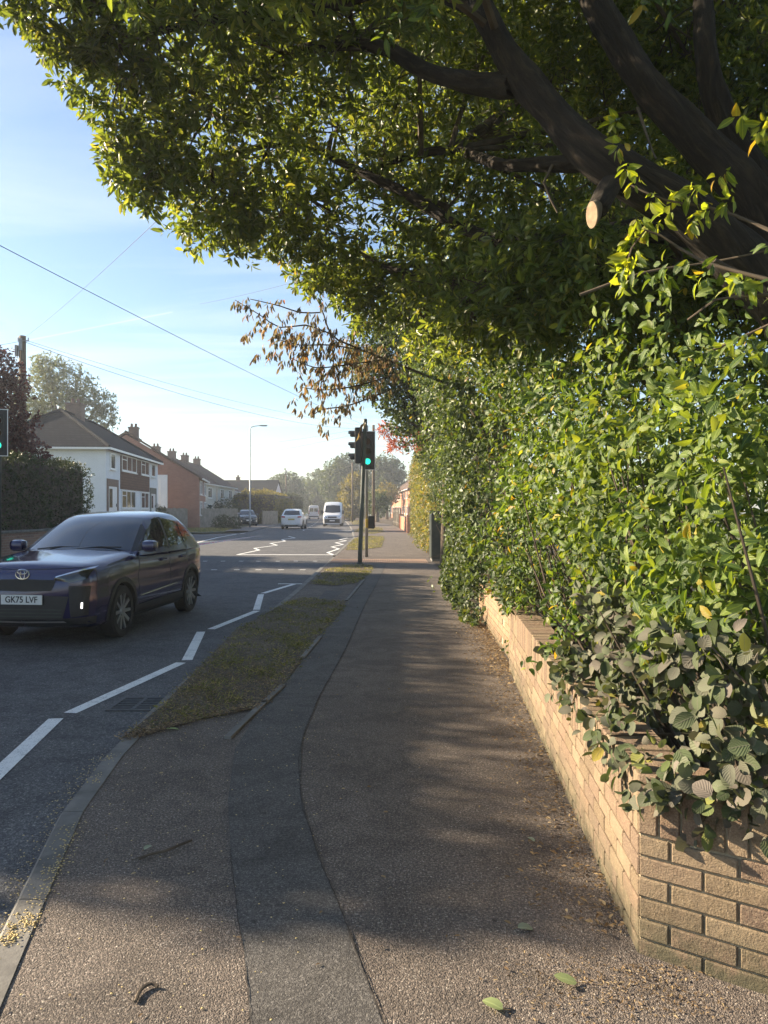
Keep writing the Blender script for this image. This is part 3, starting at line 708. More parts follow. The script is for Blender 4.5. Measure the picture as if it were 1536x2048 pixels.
BL = [(140,30,6.0,.42),(110,-70,6.0,.55),(235,170,6.2,.43),(310,300,6.6,.42),(285,352,6.6,.30),(430,405,7.2,.43),(470,455,7.4,.30),(545,440,8.0,.42),(640,515,8.6,.43),(705,560,9.2,.36),(745,590,9.5,.45),
      (300,80,6.0,.55),(240,-90,6.2,.7),(420,240,6.8,.6),(520,330,7.3,.58),(625,400,8.0,.6),(430,40,6.2,.7),(560,130,6.6,.68),(680,250,7.5,.7),(780,420,8.2,.62),(700,30,6.4,.7),(840,110,7.4,.75),(815,290,8.0,.65),(900,430,7.6,.65),(860,560,8.6,.6),
      (980,500,7.2,.6),(1000,40,8.0,.8),(990,270,7.8,.75),(560,-60,6.4,.8),(850,-80,6.8,.9),(1130,130,8.6,1.0),(1260,230,8.8,1.0),(1400,150,8.2,1.1),(1520,300,8.0,1.1),(1150,400,7.8,.8),(1300,430,7.6,.85),(1450,480,7.2,.8),(1560,480,6.8,.8),(1080,560,7.6,.6),
      (1180,-40,8.4,1.1),(1350,-60,8.6,1.2),(1520,40,8.2,1.2),(1100,300,10.5,1.3),(950,150,10.5,1.4),(1300,60,11,1.5),(1480,420,9.5,1.3),(1250,520,9.0,1.0),(1600,200,9.5,1.6),
      (900,590,7.4,.5),(990,570,6.4,.5),(1080,540,5.8,.45),(1180,545,5.6,.4),(850,640,8.6,.5),(950,640,7.2,.38),(1060,620,6.2,.35),(1250,500,6.2,.5),(1380,560,6.4,.5),(1480,620,6.0,.5),(1330,650,5.8,.4)]
blobs = [(*P(x, y, d), r) for x, y, d, r in BL]
# the crown goes on above and behind the part the photograph frames
blobs += [(-1.4,7.5,7.4,1.3),(.4,8.5,7.8,1.5),(2.2,7.5,8.0,1.6),(.2,5.4,7.0,1.1),(2.4,5.0,7.2,1.4),(-1.6,9.6,7.2,1.2),(.6,11,7.6,1.4),(2.6,10,7.4,1.6),(4.2,6.5,6.5,1.6),(4.0,9,5.5,1.6),(2.6,8.6,3.6,1.1),(2.4,10.4,3.8,1.2),(3.0,7.0,3.9,1.1),(1.9,12,4.2,1.2),(3.8,5.4,3.6,1.2),(3.2,8,2.2,1.2),(4.2,6.2,2.2,1.3),(1.0,12.5,5.4,1.1),(4.6,4.4,4.6,1.2),(2.2,3.0,6.0,1.2),(.4,2.6,6.2,1.2),(4.0,2.6,5.6,1.4),(2.5,.5,6,1.5),(-1.5,4.6,5.15,.5),(-.5,4.4,5.0,.45),(-2.2,5.0,5.5,.55),(.3,4.3,4.95,.42),(-3.0,5.6,5.9,.6),(-1.0,5.4,5.5,.5)]
cen, ow = blob_centres(blobs, 27, .30)
cen2, ow2 = blob_centres([b for b in blobs if b[3] < .47], 42, .5); cen = np.concatenate([cen, cen2]); ow = np.concatenate([ow, ow2])
keep = np.ones(len(cen), bool); keep &= (cen[:, 1] > 3.9) | (cen[:, 2] > 1.6 + .80 * np.maximum(cen[:, 1], 0) + .5)
cen, ow = cen[keep], ow[keep]
p, d_, n_, L_ = sprigs(cen, ow + np.array([-.25, 0, .25]), 11, .10, .100, face=(-.35, .1, 1), tight=.8)
leaf_mesh('crown', p, d_, n_, L_, rng.uniform(.30, .42, len(p)), M['lf_tree'], tree, 'lance')
# twigs from the nearest limb out to the sprigs
limbpts = np.array([q for ln in (LA[4:], LB[2:], LC, LE_, LF, LG, LH) for i in range(len(ln) - 1) for q in np.linspace(ln[i], ln[i+1], 6)])
mb = MB(); bc = np.array([b[:3] for b in blobs])
for b in [q for q in blobs if q[1] > 4.2]:
    c = Vector(b[:3]); j = int(np.argmin(np.linalg.norm(limbpts - np.array(c), axis=1))); a = Vector(limbpts[j])
    mid = (a + c) / 2 + Vector((random.uniform(-.2, .2), random.uniform(-.2, .2), random.uniform(.0, .25)))
    mb.tube([a, a.lerp(mid, .55), mid, mid.lerp(c, .5), c], [.03, .026, .022, .016, .010], 6, False)
    for k in range(16):
        dv = Vector(rand_unit(1)[0]); dv = (dv + Vector((-.15, 0, .15))).normalized(); e = c + dv * b[3] * random.uniform(.75, 1.05); s0 = mid.lerp(c, random.uniform(.2, 1))
        m1 = s0.lerp(e, .5) + Vector(rand_unit(1)[0]) * .08
        mb.tube([s0, m1, e], [.009, .006, .003], 4, False)
mb.build('twigs', M['bark2'], tree, world=True, fix=False)
# nearer, bigger sunlit leaves hanging in front
cl = np.array([P(x, y, d) for x, y, d in ((770,70,4.2),(800,25,4.1),(860,10,4.3),(850,35,4.4),(1290,5,4.0),(1340,20,4.2),(1270,20,4.6))])
p, d_, n_, L_ = sprigs(cl, np.tile([[-.3,-.3,-.6]], (len(cl), 1)), 7, .1, .085, .3, face=(-.8,-.2,.6))
leaf_mesh('crown', p, d_, n_, L_, .38, M['lf_bright'], tree, 'oval')

# ------------------------------------------------------------------ right-hand shrubs and hedges
def wall_scatter(n, y0, y1, z0, z1, xf, depth, amp=.18, wl=1.0, dens=None, power=1.0, hollow=.95):
    y = rng.uniform(y0, y1, n); z = z0 + (z1 - z0) * rng.uniform(0, 1, n) ** power
    ph = rng.uniform(0, 6, 6)
    bump = (np.sin(y * 2.1 * wl + ph[0] + 1.5 * np.sin(z * 1.7 * wl + ph[1])) * np.sin(z * 2.7 * wl + ph[2]) + .6 * np.sin(y * 4.7 * wl + ph[3]) * np.sin(z * 5.3 * wl + ph[4]))
    hol = np.sin(y * 3.1 * wl + ph[5] + 1.3 * np.sin(z * 2.9)) * np.sin(z * 3.7 * wl + ph[1] + np.sin(y * 1.9)) + .5 * np.sin(y * 7.3 + ph[2]) * np.sin(z * 8.1 + ph[3])
    x = xf(y, z) + amp * bump + rng.exponential(depth, n) + hollow * np.clip((hol - .05) * 2.4, 0, 1)
    return np.c_[x, y, z]
base_x = lambda y: np.interp(y, [2.0, 2.78, 6.3, 10.3, 11.6, 14, 17, 20, 22, 30, 48], [1.2, .95, 1.17, 1.36, 1.14, 1.20, 1.42, 1.72, 1.75, 1.55, 1.8])
def stems(mb, n, y0, y1, z0, z1, x_in, r=.008):
    for k in range(n):
        y = random.uniform(y0, y1); x = x_in + random.uniform(.1, .7)
        a = Vector((x + .2, y, .3)); b = Vector((x - random.uniform(0, .4), y + random.uniform(-.5, .5), random.uniform(z0, min(z1, 2.0) if y < 9 else z1)))
        m = a.lerp(b, .5) + Vector((random.uniform(-.15, .15), random.uniform(-.2, .2), random.uniform(0, .15)))
        mb.tube([a, m, b], [r * 1.6, r, r * .4], 5, False)
def shrub(name, label, cat, y0, y1, z0, z1, n, xf, depth, per, stem, L, ratio, m, shape, amp, face, droop=0, nst=20, curl=.18, power=1.0, wl=1.0, group=None, filt=None, extra=None, tight=.9, bigger=0):
    root = thing(name, label, cat, (float(base_x((y0 + y1) / 2)) + .6, (y0 + y1) / 2, 0), 0, group)
    c = wall_scatter(n, y0, y1, z0, z1, xf, depth, amp, wl, power=power)
    if filt is not None: c = c[filt(c)]
    if extra is not None: c = np.concatenate([c, extra])
    ow = np.tile([[-.9, -.25, .3]], (len(c), 1)) + rng.normal(size=(len(c), 3)) * .4
    p, d_, n_, L_ = sprigs(c, ow, per, stem, L, droop, face, tight)
    leaf_mesh('foliage', p, d_, n_, L_, rng.uniform(ratio * .68, ratio * 1.28, len(p)), m, root, shape, curl=curl * 1.5)
    mb = MB(); stems(mb, nst, y0, y1, z0, z1, float(base_x((y0 + y1) / 2)) + .15); mb.build('stems', M['bark2'], root, world=True, fix=False)
    return root
# dogwood: broad bright leaves, the right of the picture
shrub('dogwood_shrub', 'broad leaved bright green shrub nearest the right, above the wall corner', 'shrub', 2.35, 4.9, 1.0, 2.6, 3300, lambda y, z: base_x(y) + .02 + .10 * np.abs(z - 1.6), .28, 4, .05, .058, .58, M['lf_dog'], 'oval', .16, (-.75,-.35,.6), .25, 60, .3,
      filt=lambda c: rng.uniform(0, 1, len(c)) < np.where(c[:, 2] > 2.05, .30, 1.0))
# dusty oval leaves falling over the wall
shrub('dusty_leaved_shrub', 'grey dusty oval leaved plant spilling over the near corner of the buff wall', 'shrub', 2.3, 4.5, .60, 1.2, 800, lambda y, z: base_x(y) - .02 + .35 * np.maximum(.72 - z, -.5) * 0, .18, 4, .06, .060, .74, M['lf_grey'], 'round', .06, (-.7,-.45,.55), .15, 30, .15,
      extra=np.array([(base_x(y) + dx, y, z) for y, z, dx in ((2.72,.56,.05),(2.66,.50,.16),(2.75,.62,-.03),(2.60,.60,.3),(2.58,.54,.38),(3.0,.60,-.06),(3.2,.62,-.06),(3.5,.66,-.07),(2.62,.48,.22),(2.9,.56,-.05),(2.68,.45,.12))] + [(base_x(y) + random.uniform(-.08, .05), y, random.uniform(.52, .74)) for y in np.linspace(2.7, 4.8, 60)] + [(.95 + .82 * q, 2.76 - .57 * q, random.uniform(.50, .78)) for q in np.linspace(0, .75, 46)]))
# bright privet-like mass in the middle
shrub('bright_mixed_shrub', 'tall sunlit yellow green shrub behind the buff wall, beyond the broad leaved one', 'shrub', 4.4, 9.0, .66, 3.5, 4000, lambda y, z: base_x(y) - .03 - .05 * np.maximum(z - 2.2, 0), .28, 5, .06, .062, .52, M['lf_bright'], 'oval', .30, (-.75,-.3,.6), .3, 80, .25,
      filt=lambda c: rng.uniform(0, 1, len(c)) < np.where(c[:, 2] > 2.15 + (c[:, 1] - 4.4) * .45, .30, 1.0) * np.where(c[:, 2] > 2.9, .5, 1.0))
shrub('glossy_low_shrub', 'dark glossy low shrub over the joint between the two garden walls', 'shrub', 6.4, 8.6, .62, 1.15, 650, lambda y, z: base_x(y) - .10, .14, 6, .06, .062, .42, M['lf_ivy'], 'lance', .07, (-.5,-.3,.8), .1, 20)
shrub('tall_mixed_hedge', 'tall mixed hedge with ivy bulging over the pavement before the green cabinet', 'hedge', 8.6, 20.5, .2, 5.2, 5200, lambda y, z: base_x(y) + .05 - .26 * np.maximum(z - 1.8, 0), .25, 5, .08, .075, .55, M['lf_bright2'], 'lance', .36, (-.75,-.3,.55), .3, 90,
      filt=lambda c: rng.uniform(0, 1, len(c)) < np.clip((c[:, 2] - .6) * .7, .12, 1))
shrub('ivy_curtain', 'dark ivy trailing down to the pavement, short of the green cabinet', 'ivy', 10.4, 19.8, .03, 3.6, 7500, lambda y, z: base_x(y) + .02 - .16 * np.maximum(z - 1.8, 0) - .10 * np.exp(-z * 2), .12, 5, .05, .062, .85, M['lf_ivy'], 'oval', .12, (-.8,-.3,.45), .5, 30, power=1.2)
shrub('ivy_sprig', 'small ivy sprig creeping on the face of the crumbling wall', 'ivy', 7.7, 8.1, .12, .55, 16, lambda y, z: np.full_like(y, 1.27), .01, 3, .03, .045, .9, M['lf_ivy'], 'oval', .01, (-1,-.2,.2), .3, 1)
shrub('yellowing_hedge', 'clipped yellowing hedge lining the pavement beyond the green cabinet', 'hedge', 27, 50, .05, 4.4, 9000, lambda y, z: base_x(y) - .05 - .05 * np.maximum(z - 2, 0), .2, 5, .12, .10, .55, M['lf_yhedge'], 'small', .16, (-.8,-.3,.5), .2, 1)
shrub('ivy_hedge_block', 'ivy covered hedge block rising behind the green cabinet', 'hedge', 21.8, 28.5, .1, 5.4, 5500, lambda y, z: base_x(y) + .6 * (z < 1.9) - .22 * np.maximum(z - 2.2, 0), .25, 5, .1, .085, .7, M['lf_ivy'], 'oval', .2, (-.8,-.3,.5), .3, 1)
# bright shoots in front of the trunk
root = thing('leafy_branch', 'sunlit yellow green leafy branch hanging in front of the dark trunk', 'branch', (2.2, 4.0, 2.0))
cc = np.array([P(x, y, d) for x, y, d in ((1270,365,3.9),(1300,400,3.9),(1330,430,3.85),(1275,440,3.9),(1262,480,3.95),(1255,525,3.95),(1350,390,3.9),(1390,380,3.8),(1420,420,3.8),(1460,400,3.75),(1385,440,3.8),(1255,335,4.0),(1300,455,3.9),(1265,505,3.92),(1245,540,3.95),(1440,350,3.8),(1500,570,3.7),(1480,560,3.7),(1450,690,3.7),(1330,560,3.9),(1250,570,4.1),(1400,560,3.9),(1480,230,3.5),(1530,270,3.4),(1525,250,3.4),(1225,250,4.3),(1240,290,4.2))])
p, d_, n_, L_ = sprigs(cc + 0, np.tile([[-.5,-.2,-.5]], (len(cc), 1)), 10, .07, .080, .4, face=(-.9,-.1,.5))
leaf_mesh('foliage', p, d_, n_, L_, .46, M['lf_lime'], root, 'oval', curl=.3)
mb = MB()
for pts in ([(1560,470,3.6),(1440,420,3.8),(1330,400,3.88),(1262,370,3.95)], [(1540,560,3.6),(1400,520,3.8),(1290,460,3.9),(1250,540,3.95)], [(1540,590,3.7),(1430,600,3.8),(1375,640,3.9)], [(1160,590,4.4),(1290,545,4.3),(1420,525,4.2),(1540,500,4.0)], [(1275,215,4.5),(1300,290,4.45),(1312,318,4.4)],
            [(1105,330,4.6),(1088,365,4.6),(1115,425,4.6)], [(1430,520,3.9),(1500,560,3.9),(1540,600,3.9)], [(1540,650,3.6),(1450,690,3.7),(1380,720,3.8)]):
    q = smooth_line([P(*a) for a in pts], .08); mb = MB(); mb.tube(q, [.010 - .006 * i / len(q) for i in range(len(q))], 6)
    mb.build('stem', M['bark2'], root, world=True, fix=False)

# copper-leaved cherry branches
ct = thing('copper_cherry_tree', 'slim tree with drooping copper brown leaves reaching over the road', 'tree', (1.6, 11.6, 0))
D = 11.0
CBR = [[(900,770,11.8),(800,730,11.5),(700,690,11.2),(662,668,D),(640,610,D),(600,545,D),(575,520,D)],
       [(662,668,D),(610,650,D),(560,655,D),(520,630,D),(470,600,D)], [(640,625,D),(600,625,D),(560,612,D),(500,598,D)],
       [(720,700,11.3),(660,690,D),(600,690,D),(560,680,D)], [(760,720,11.4),(690,730,D),(630,735,D),(580,715,D)], [(800,745,11.4),(720,770,D),(650,780,D),(605,775,D)],
       [(780,780,11.4),(700,810,D),(640,820,D),(625,835,D)], [(700,690,11.2),(720,650,11.2),(740,625,11.3)]]
bark_tubes('trunk', [([(2.0,11.7,-.05), (1.9,11.7,1.8), P(930,790,11.9), P(900,770,11.8)], [.09,.07,.04,.03])], M['bark2'], ct, 8)
bark_tubes('branches', [([P(*a) for a in b], [.024 if i == 0 else .010] + [(.016 if i == 0 else .010) * (1 - k / len(b)) + .003 for k in range(1, len(b))]) for i, b in enumerate(CBR)], M['bark2'], ct, 6)
cs = []
for i, b in enumerate(CBR):
    ln = smooth_line([P(*a) for a in b], .045)
    cs += [q for q in (ln[20:] if i == 0 else ln) if random.random() < .85]
cs = np.array([q[:] for q in cs]); cs = cs + rng.normal(size=cs.shape) * .05
ex = np.concatenate([np.array([P(x, y, d)]) + rng.normal(size=(84, 3)) * np.array([.26, .3, .14]) for x, y, d in ((600,690,D),(640,710,D),(660,765,11.2),(700,740,11.2),(660,820,11.2),(740,720,11.4),(560,670,D))])
p, d_, n_, L_ = sprigs(np.concatenate([cs, ex[::2]]), np.tile([[-.3, 0, -.5]], (len(cs) + len(ex[::2]), 1)), 5, .07, .10, 1.2, face=(-.7,-.4,.3), tight=.6)
leaf_mesh('crown', p, d_, n_, L_, .36, M['lf_copper'], ct, 'lance', curl=.25)

def leafy(name, label, cat, base, blobs, dens, per, L, ratio, m, shape='small', trunk_r=.15, group=None, shell=.35, top=None, face=(-.4,-.3,.8), stem=.12, via=None):
    root = thing(name, label, cat, base, 0, group)
    c, o = blob_centres(blobs, dens, shell)
    c[:, 2] = np.maximum(c[:, 2], .1)
    p, d_, n_, L_ = sprigs(c, o, per, stem, L, .1, face)
    leaf_mesh('crown', p, d_, n_, L_, ratio, m, root, shape)
    bz = Vector(base); lines = []
    ctr = sum((Vector(b[:3]) for b in blobs), Vector()) / len(blobs); top = Vector((bz.x * .5 + ctr.x * .5, bz.y * .5 + ctr.y * .5, max(.4, ctr.z * .6))) if via is None else Vector(via)
    lines.append(([bz, bz.lerp(top, .5), top], [trunk_r, trunk_r * .8, trunk_r * .65]))
    for b in blobs: lines.append(([top, top.lerp(Vector(b[:3]), .5) + Vector((0, 0, .1 * b[3])), Vector(b[:3])], [trunk_r * .5, trunk_r * .3, trunk_r * .1]))
    bark_tubes('trunk', lines, M['bark2'], root, 7)
    return root
leafy('ivy_clad_tree', 'dark ivy clad tree standing behind the copper leaved branches', 'tree', (1.7, 21.5, 0), [(*P(x, y, d), r) for x, y, d, r in
      ((745,680,21,.75),(735,735,21,.6),(790,650,21,.6),(770,760,21,.8),(800,700,21,.9),(815,790,21,.75),(850,740,21,.9),(800,830,21.5,.55),(830,650,20,.9),(860,850,22,.9),(880,690,19,1.0))], 42, 6, .085, .8, M['lf_ivy'], 'oval', .16, via=(1.75, 21.4, 3.2))
leafy('red_leaved_tree', 'small branch of red autumn leaves poking out beside the traffic lights', 'tree', (2.3, 24.5, 0), [(*P(x, y, d), r) for x, y, d, r in ((778,862,24,.28),(800,884,24,.30),(768,858,24,.2),(825,880,24.3,.35),(785,892,24,.2))], 40, 5, .14, .25, M['lf_red'], 'lance', .04, via=(1.8, 24.3, 3.6))

# ------------------------------------------------------------------ left side: hedge, wall, trees
root = thing('tall_clipped_hedge', 'tall dark clipped hedge behind a low brick wall across the road', 'hedge', (-11.9, 18, 0))
def hedge_box(x0, x1, y0, y1, z0, z1, n, L, m, root, name='foliage', rnd=.5, amp=.12):
    n3 = rng.uniform(0, 1, n); y = rng.uniform(y0, y1, n); z = rng.uniform(z0, z1, n); x = rng.uniform(x0, x1, n)
    f = rng.integers(0, 100, n)
    a = (z1 - z0) * (y1 - y0); b = (x1 - x0) * (y1 - y0); c = (x1 - x0) * (z1 - z0); tot = a * 2 + b + c * 2
    pr = np.array([a, a, b, c, c]) / tot; k = rng.choice(5, n, p=pr)
    dpt = rng.exponential(.10, n); bmp = amp * np.sin(y * 1.7) * np.sin(z * 2.3 + x) + amp * .5 * np.sin(y * 4.1 + z * 3)
    x = np.where(k == 0, x1 - dpt + bmp, np.where(k == 1, x0 + dpt, x)); z = np.where(k == 2, z1 - dpt + bmp, z); y = np.where(k == 3, y1 - dpt + bmp, np.where(k == 4, y0 + dpt, y))
    # rounded shoulders
    cut = np.maximum(0, (z - (z1 - rnd)) / rnd); xm = (x0 + x1) / 2; x = xm + (x - xm) * (1 - .35 * cut ** 2); ym = (y0 + y1) / 2; y = ym + (y - ym) * (1 - (.35 * rnd / (y1 - y0)) * 2 * cut ** 2)
    on = np.zeros((n, 3)); on[:, 0] = (k == 0) * 1. - (k == 1); on[:, 2] = (k == 2) * 1.; on[:, 1] = (k == 3) * 1. - (k == 4)
    p, d_, n_, L_ = sprigs(np.c_[x, y, z], on + rng.normal(size=(n, 3)) * .5, 4, .08, L, 0, (0, -.3, .8))
    leaf_mesh(name, p, d_, n_, L_, .5, m, root, 'small')
    mb = MB(); q = .22; mb.box((x0 + q, y0 + q, z0), (x1 - q, y1 - q, z1 - q), .12); mb.build('light_block_core', M['bark2'], root, world=True)  # solid box added inside the leaves to stop light passing through
hedge_box(-12.6, -11.2, 6.5, 29.5, .3, 3.35, 16000, .10, M['lf_hedge'], root)
root = thing('added_shade_hedge', 'unseen tall conifer hedge, added across the road to shade the pavement', 'hedge', (-13, 14, 0))  # unseen hedge, added to throw shade over the road and pavement
hedge_box(-13.4, -12.0, 6.75, 23.0, 0, 5.82, 12000, .15, M['lf_hedge'], root, rnd=.4, amp=.20)
lw = thing('low_brick_wall', 'low brown brick wall along the pavement across the road', 'garden wall', (-11.0, 8, 0))
mb = MB(); mb.box((-11.16, 6, -.1), (-10.94, 30, .92)); mb.build('brickwork', M['brick_brown'], lw, world=True)
mb = MB(); mb.box((-11.2, 5.98, .92), (-10.9, 30.02, .99), .01); mb.build('coping', M['kerb'], lw, world=True)
leafy('purple_leaved_tree', 'dark purple leaved tree rising above the clipped hedge', 'tree', (-13.6, 27, 0), [(*P(x, y, d), r) for x, y, d, r in ((-25,760,26.5,1.2),(0,745,26.5,.75),(5,800,26.5,.95),(35,850,26.5,.7),(-50,820,26.5,1.4),(20,890,26.5,.7),(75,905,26,.38),(-10,880,26.5,1.0),(50,890,26.5,.45),(-70,720,26.5,1.2))], 34, 6, .12, .6, M['lf_purple'], 'small', .2)
leafy('silver_leaved_tree', 'pale silvery leaved tree behind the white hipped house', 'tree', (-28, 66, 0), [(*P(x, y, d), r) for x, y, d, r in ((100,745,66,1.6),(135,770,66,1.9),(170,790,66,1.6),(205,805,66,1.1),(75,790,66,2.2),(120,830,66,2.4),(60,840,66,2.0),(190,845,66,1.6),(85,730,66,1.0),(215,830,66,.9))], 9, 6, .28, .35, M['lf_silver'], 'small', .3)

# ------------------------------------------------------------------ street furniture
def signal_head(root, loc, yaw, lit, board=True, name='signal_head', z_h=1.06):
    """three-lamp head, local front = -Y turned by yaw"""
    Rz = Matrix.Translation(loc) @ Matrix.Rotation(yaw, 4, 'Z')
    def T(mb): mb.v = [tuple(Rz @ Vector(v)) for v in mb.v]; return mb
    mb = MB(); mb.box((-.15, -.02, 0), (.15, .17, z_h), .025); hd = T(mb).build(name, M['black'], root)
    if board:
        mb = MB(); mb.box((-.24, .02, -.08), (.24, .035, z_h + .10), .006); T(mb).build('backing_board', M['black'], hd)
        mb = MB()
        for lo, hi in (((-.262,.015,-.10),(-.24,.04,z_h+.12)), ((.24,.015,-.10),(.262,.04,z_h+.12)), ((-.24,.015,-.10),(.24,.04,-.08)), ((-.24,.015,z_h+.10),(.24,.04,z_h+.12))): mb.box(lo, hi)
        T(mb).build('white_border', M['white'], hd)
    for i, (k, mo) in enumerate((('green', M['green_on'] if lit else M['dgreen']), ('amber', M['amber_off']), ('red', M['red_off']))):
        zc_ = .19 + i * .335
        mb = MB(); mb.tube([(0, -.021, zc_), (0, -.035, zc_), (0, -.043, zc_)], [.098, .095, .05], 20); T(mb).build('lens', mo, hd, smooth=False)
        mb = MB(); vs = []; fs = []; n = 16
        for j in range(n + 1):
            a = R(-35 + 250 * j / n); r0 = .115
            for rr_, yy in ((r0, -.018), (r0, -.22 + .06 * abs(math.cos(a)) * (math.sin(a) < 0)), (r0 - .007, -.22 + .06 * abs(math.cos(a)) * (math.sin(a) < 0)), (r0 - .007, -.018)):
                vs.append((rr_ * math.cos(a), yy, zc_ + rr_ * math.sin(a)))
            if j:
                b = 4 * (j - 1)
                for q in range(4): fs.append((b + q, b + (q+1) % 4, b + 4 + (q+1) % 4, b + 4 + q))
        mb.add(vs, fs); T(mb).build('visor', M['black'], hd)
    return hd
p1_ = Vector(G(720, 1128))
tl = thing('traffic_light', 'nearer green traffic light pole with its signal head turned away to the left', 'traffic light', (p1_.x, p1_.y, 0), 0, 'traffic lights at the crossing')
mb = MB(); mb.tube([(0,0,-.02),(.0,0,.25),(.155,0,4.25),(.156,0,4.30)], [.066,.064,.060,.05], 16); mb.build('pole', M['pole_green'], tl, smooth=True)
mb = MB(); mb.tube([(.0,0,0),(.0,0,.05)], [.10,.085], 16); mb.build('collar', M['dgreen'], tl)
signal_head(tl, (-.115, .03, 2.98), R(-98), False, board=False)
for x, z in ((.11, 3.1), (.14, 3.9)):
    mb = MB(); mb.tube([(x,0,z),(-.05,.02,z)], .022, 8); mb.build('bracket', M['dgreen'], tl)
p2_ = Vector(G(733, 1114))
tl2 = thing('traffic_light', 'farther traffic light pole showing a green lamp above its yellow push button box', 'traffic light', (p2_.x, p2_.y, 0), 0, 'traffic lights at the crossing')
mb = MB(); mb.tube([(0,0,-.02),(0,0,4.45),(0,0,4.48)], [.057,.057,.045], 16); mb.build('pole', M['galv'], tl2, smooth=True)
signal_head(tl2, (.04, -.19, 3.05), R(3), True, z_h=1.10)
for z in (3.25, 3.95):
    mb = MB(); mb.tube([(.04,.0,z),(.04,-.05,z)], .02, 8); mb.build('bracket', M['black'], tl2)
mb = MB(); mb.box((-.03,-.20,1.00),(.06,-.057,1.30),.01); bx = mb.build('push_button_box', M['yellow'], tl2)
mb = MB(); mb.box((.062,-.22,.97),(.27,-.06,1.40),.012); mb.build('detector_box', M['black'], tl2)
tl3 = thing('traffic_light', 'traffic light with a green lamp at the left edge, in front of the clipped hedge', 'traffic light', (-10.51, 21, ROAD), 0, 'traffic lights at the crossing')
mb = MB(); mb.tube([(0,0,0),(0,0,4.2),(0,0,4.24)], [.057,.057,.045], 14); mb.build('pole', M['pole_green'], tl3, smooth=True)
signal_head(tl3, (.05, -.2, 3.22), R(25), True)
mb = MB(); mb.tube([(.05,.0,3.4),(.05,-.06,3.4)], .02, 8); mb.build('bracket', M['black'], tl3)

cb = thing('roadside_cabinet', 'dark green metal roadside cabinet at the edge of the pavement', 'cabinet', (1.74, 24.2, 0))
mb = MB(); mb.box((-.27,-.4,.08),(.27,.55,1.52),.02); mb.build('body', M['dgreen'], cb)
mb = MB(); mb.box((-.29,-.42,1.522),(.29,.57,1.565),.012); mb.build('lid', M['dgreen'], cb)
mb = MB(); mb.box((-.25,-.38,-.02),(.25,.53,.078)); mb.build('plinth', M['kerb'], cb)
mb = MB(); mb.box((-.283,-.36,.14),(-.272,.07,1.47),.004); mb.box((-.283,.08,.14),(-.272,.51,1.47),.004); mb.build('door', M['dgreen'], cb)
mb = MB(); mb.box((-.30,.03,.8),(-.284,.05,.95)); mb.build('handle', M['black'], cb)

lp = thing('street_lamp', 'tall slim grey street lamp at the corner of the side road', 'street lamp', (-12.25, 70.3, 0))
mb = MB(); mb.tube([(0,0,0),(0,0,1.3),(0,0,1.32),(0,0,9.0),(.12,-.02,9.18),(.5,-.05,9.27),(1.0,-.1,9.30)], [.10,.10,.065,.05,.045,.035,.03], 10); mb.build('pole', M['galv'], lp, smooth=True)
mb = MB(); mb.box((.9,-.22,9.26),(1.6,.0,9.36),.03); lh = mb.build('lantern', M['galv'], lp)
mb = MB(); mb.box((1.0,-.20,9.235),(1.55,-.02,9.258)); mb.build('lamp_glass', M['plate_w'], lh)

def utility_pole(label, x, ytop, d, r=.13, arms=True):
    X, Y, Z = P(x, ytop, d); o = thing('utility_pole', label, 'utility pole', (X, Y, 0), 0, 'wooden utility poles')
    mb = MB(); mb.tube([(0,0,-.1),(0,0,Z * .5),(0,0,Z)], [r * 1.15, r, r * .85], 12); mb.build('pole', M['pole_wood'], o, smooth=True)
    if arms:
        mb = MB(); mb.box((-.05,-.20,Z-.55),(.05,-.12,Z-.12)); mb.box((-.22,-.17,Z-.75),(-.12,-.02,Z-.35),.02); mb.tube([(-.1,-.1,Z-.2),(.28,-.1,Z-.2)], .02, 6); mb.build('bracket', M['galv'], o)
        for a_, b_ in (((.26,-.1,Z-.2),(.26,-.1,Z-.08)), ((-.1,-.13,Z-.2),(-.1,-.13,Z-.06))):
            mb = MB(); mb.tube([a_, b_], [.035,.02], 8); mb.build('insulator', M['white'], o)
    return o
utility_pole('timber pole with wires standing behind the clipped hedge', 45, 672, 28, .14)
utility_pole('slim distant pole among the trees, left of the white van', 572, 940, 125, .12)
utility_pole('dark timber pole on the verge just behind the white van', 705, 925, 105, .13, False)
utility_pole('timber pole on the pavement directly behind the farther traffic light', 747, 850, 66, .13, False)
def wire(label, a, b, sag, r=.011, n=24):
    a, b = Vector(a), Vector(b); pts = [a.lerp(b, i / n) - Vector((0, 0, sag * 4 * (i / n) * (1 - i / n))) for i in range(n + 1)]
    o = thing('overhead_wire', label, 'wire', (a.x, a.y, a.z), 0, 'overhead wires')
    mb = MB(); mb.tube(pts, r * .62, 5); mb.build('cable', M['wire'], o, world=True)
PT = P(45, 680, 28)
wire('thick wire crossing the sky low on the left down to the traffic lights', P(-60, 460, 13), P(747, 856, 66), .25, .012)
wire('upper of the paired wires running from the timber pole to the far pole', P(50, 680, 28), P(747, 852, 66), .55, .010)
wire('lower of the paired wires running from the timber pole to the far pole', P(50, 684, 28), P(747, 858, 66), .85, .014)
wire('wire from the timber pole to the houses behind it, leaving to the left', P(42, 682, 28), P(-160, 690, 24), .15, .010)
wire('faint wire rising from the timber pole into the evergreen tree', P(48, 676, 28), P(420, 340, 9), .1, .006)
wire('thin wire from the chimneys to the pole behind the traffic lights', P(330, 905, 96), P(747, 853, 66), .4, .012)
wire('lowest thin wire from the brick gables to the pole behind the traffic lights', P(372, 925, 96), P(747, 860, 66), .4, .012)
wire('short faint wire rising rightward into the copper leaves', P(400, 608, 30), P(640, 550, 22), .05, .008)
wire('wire between the distant pole and the pole behind the white van', P(572, 943, 125), P(705, 930, 105), .7, .014)

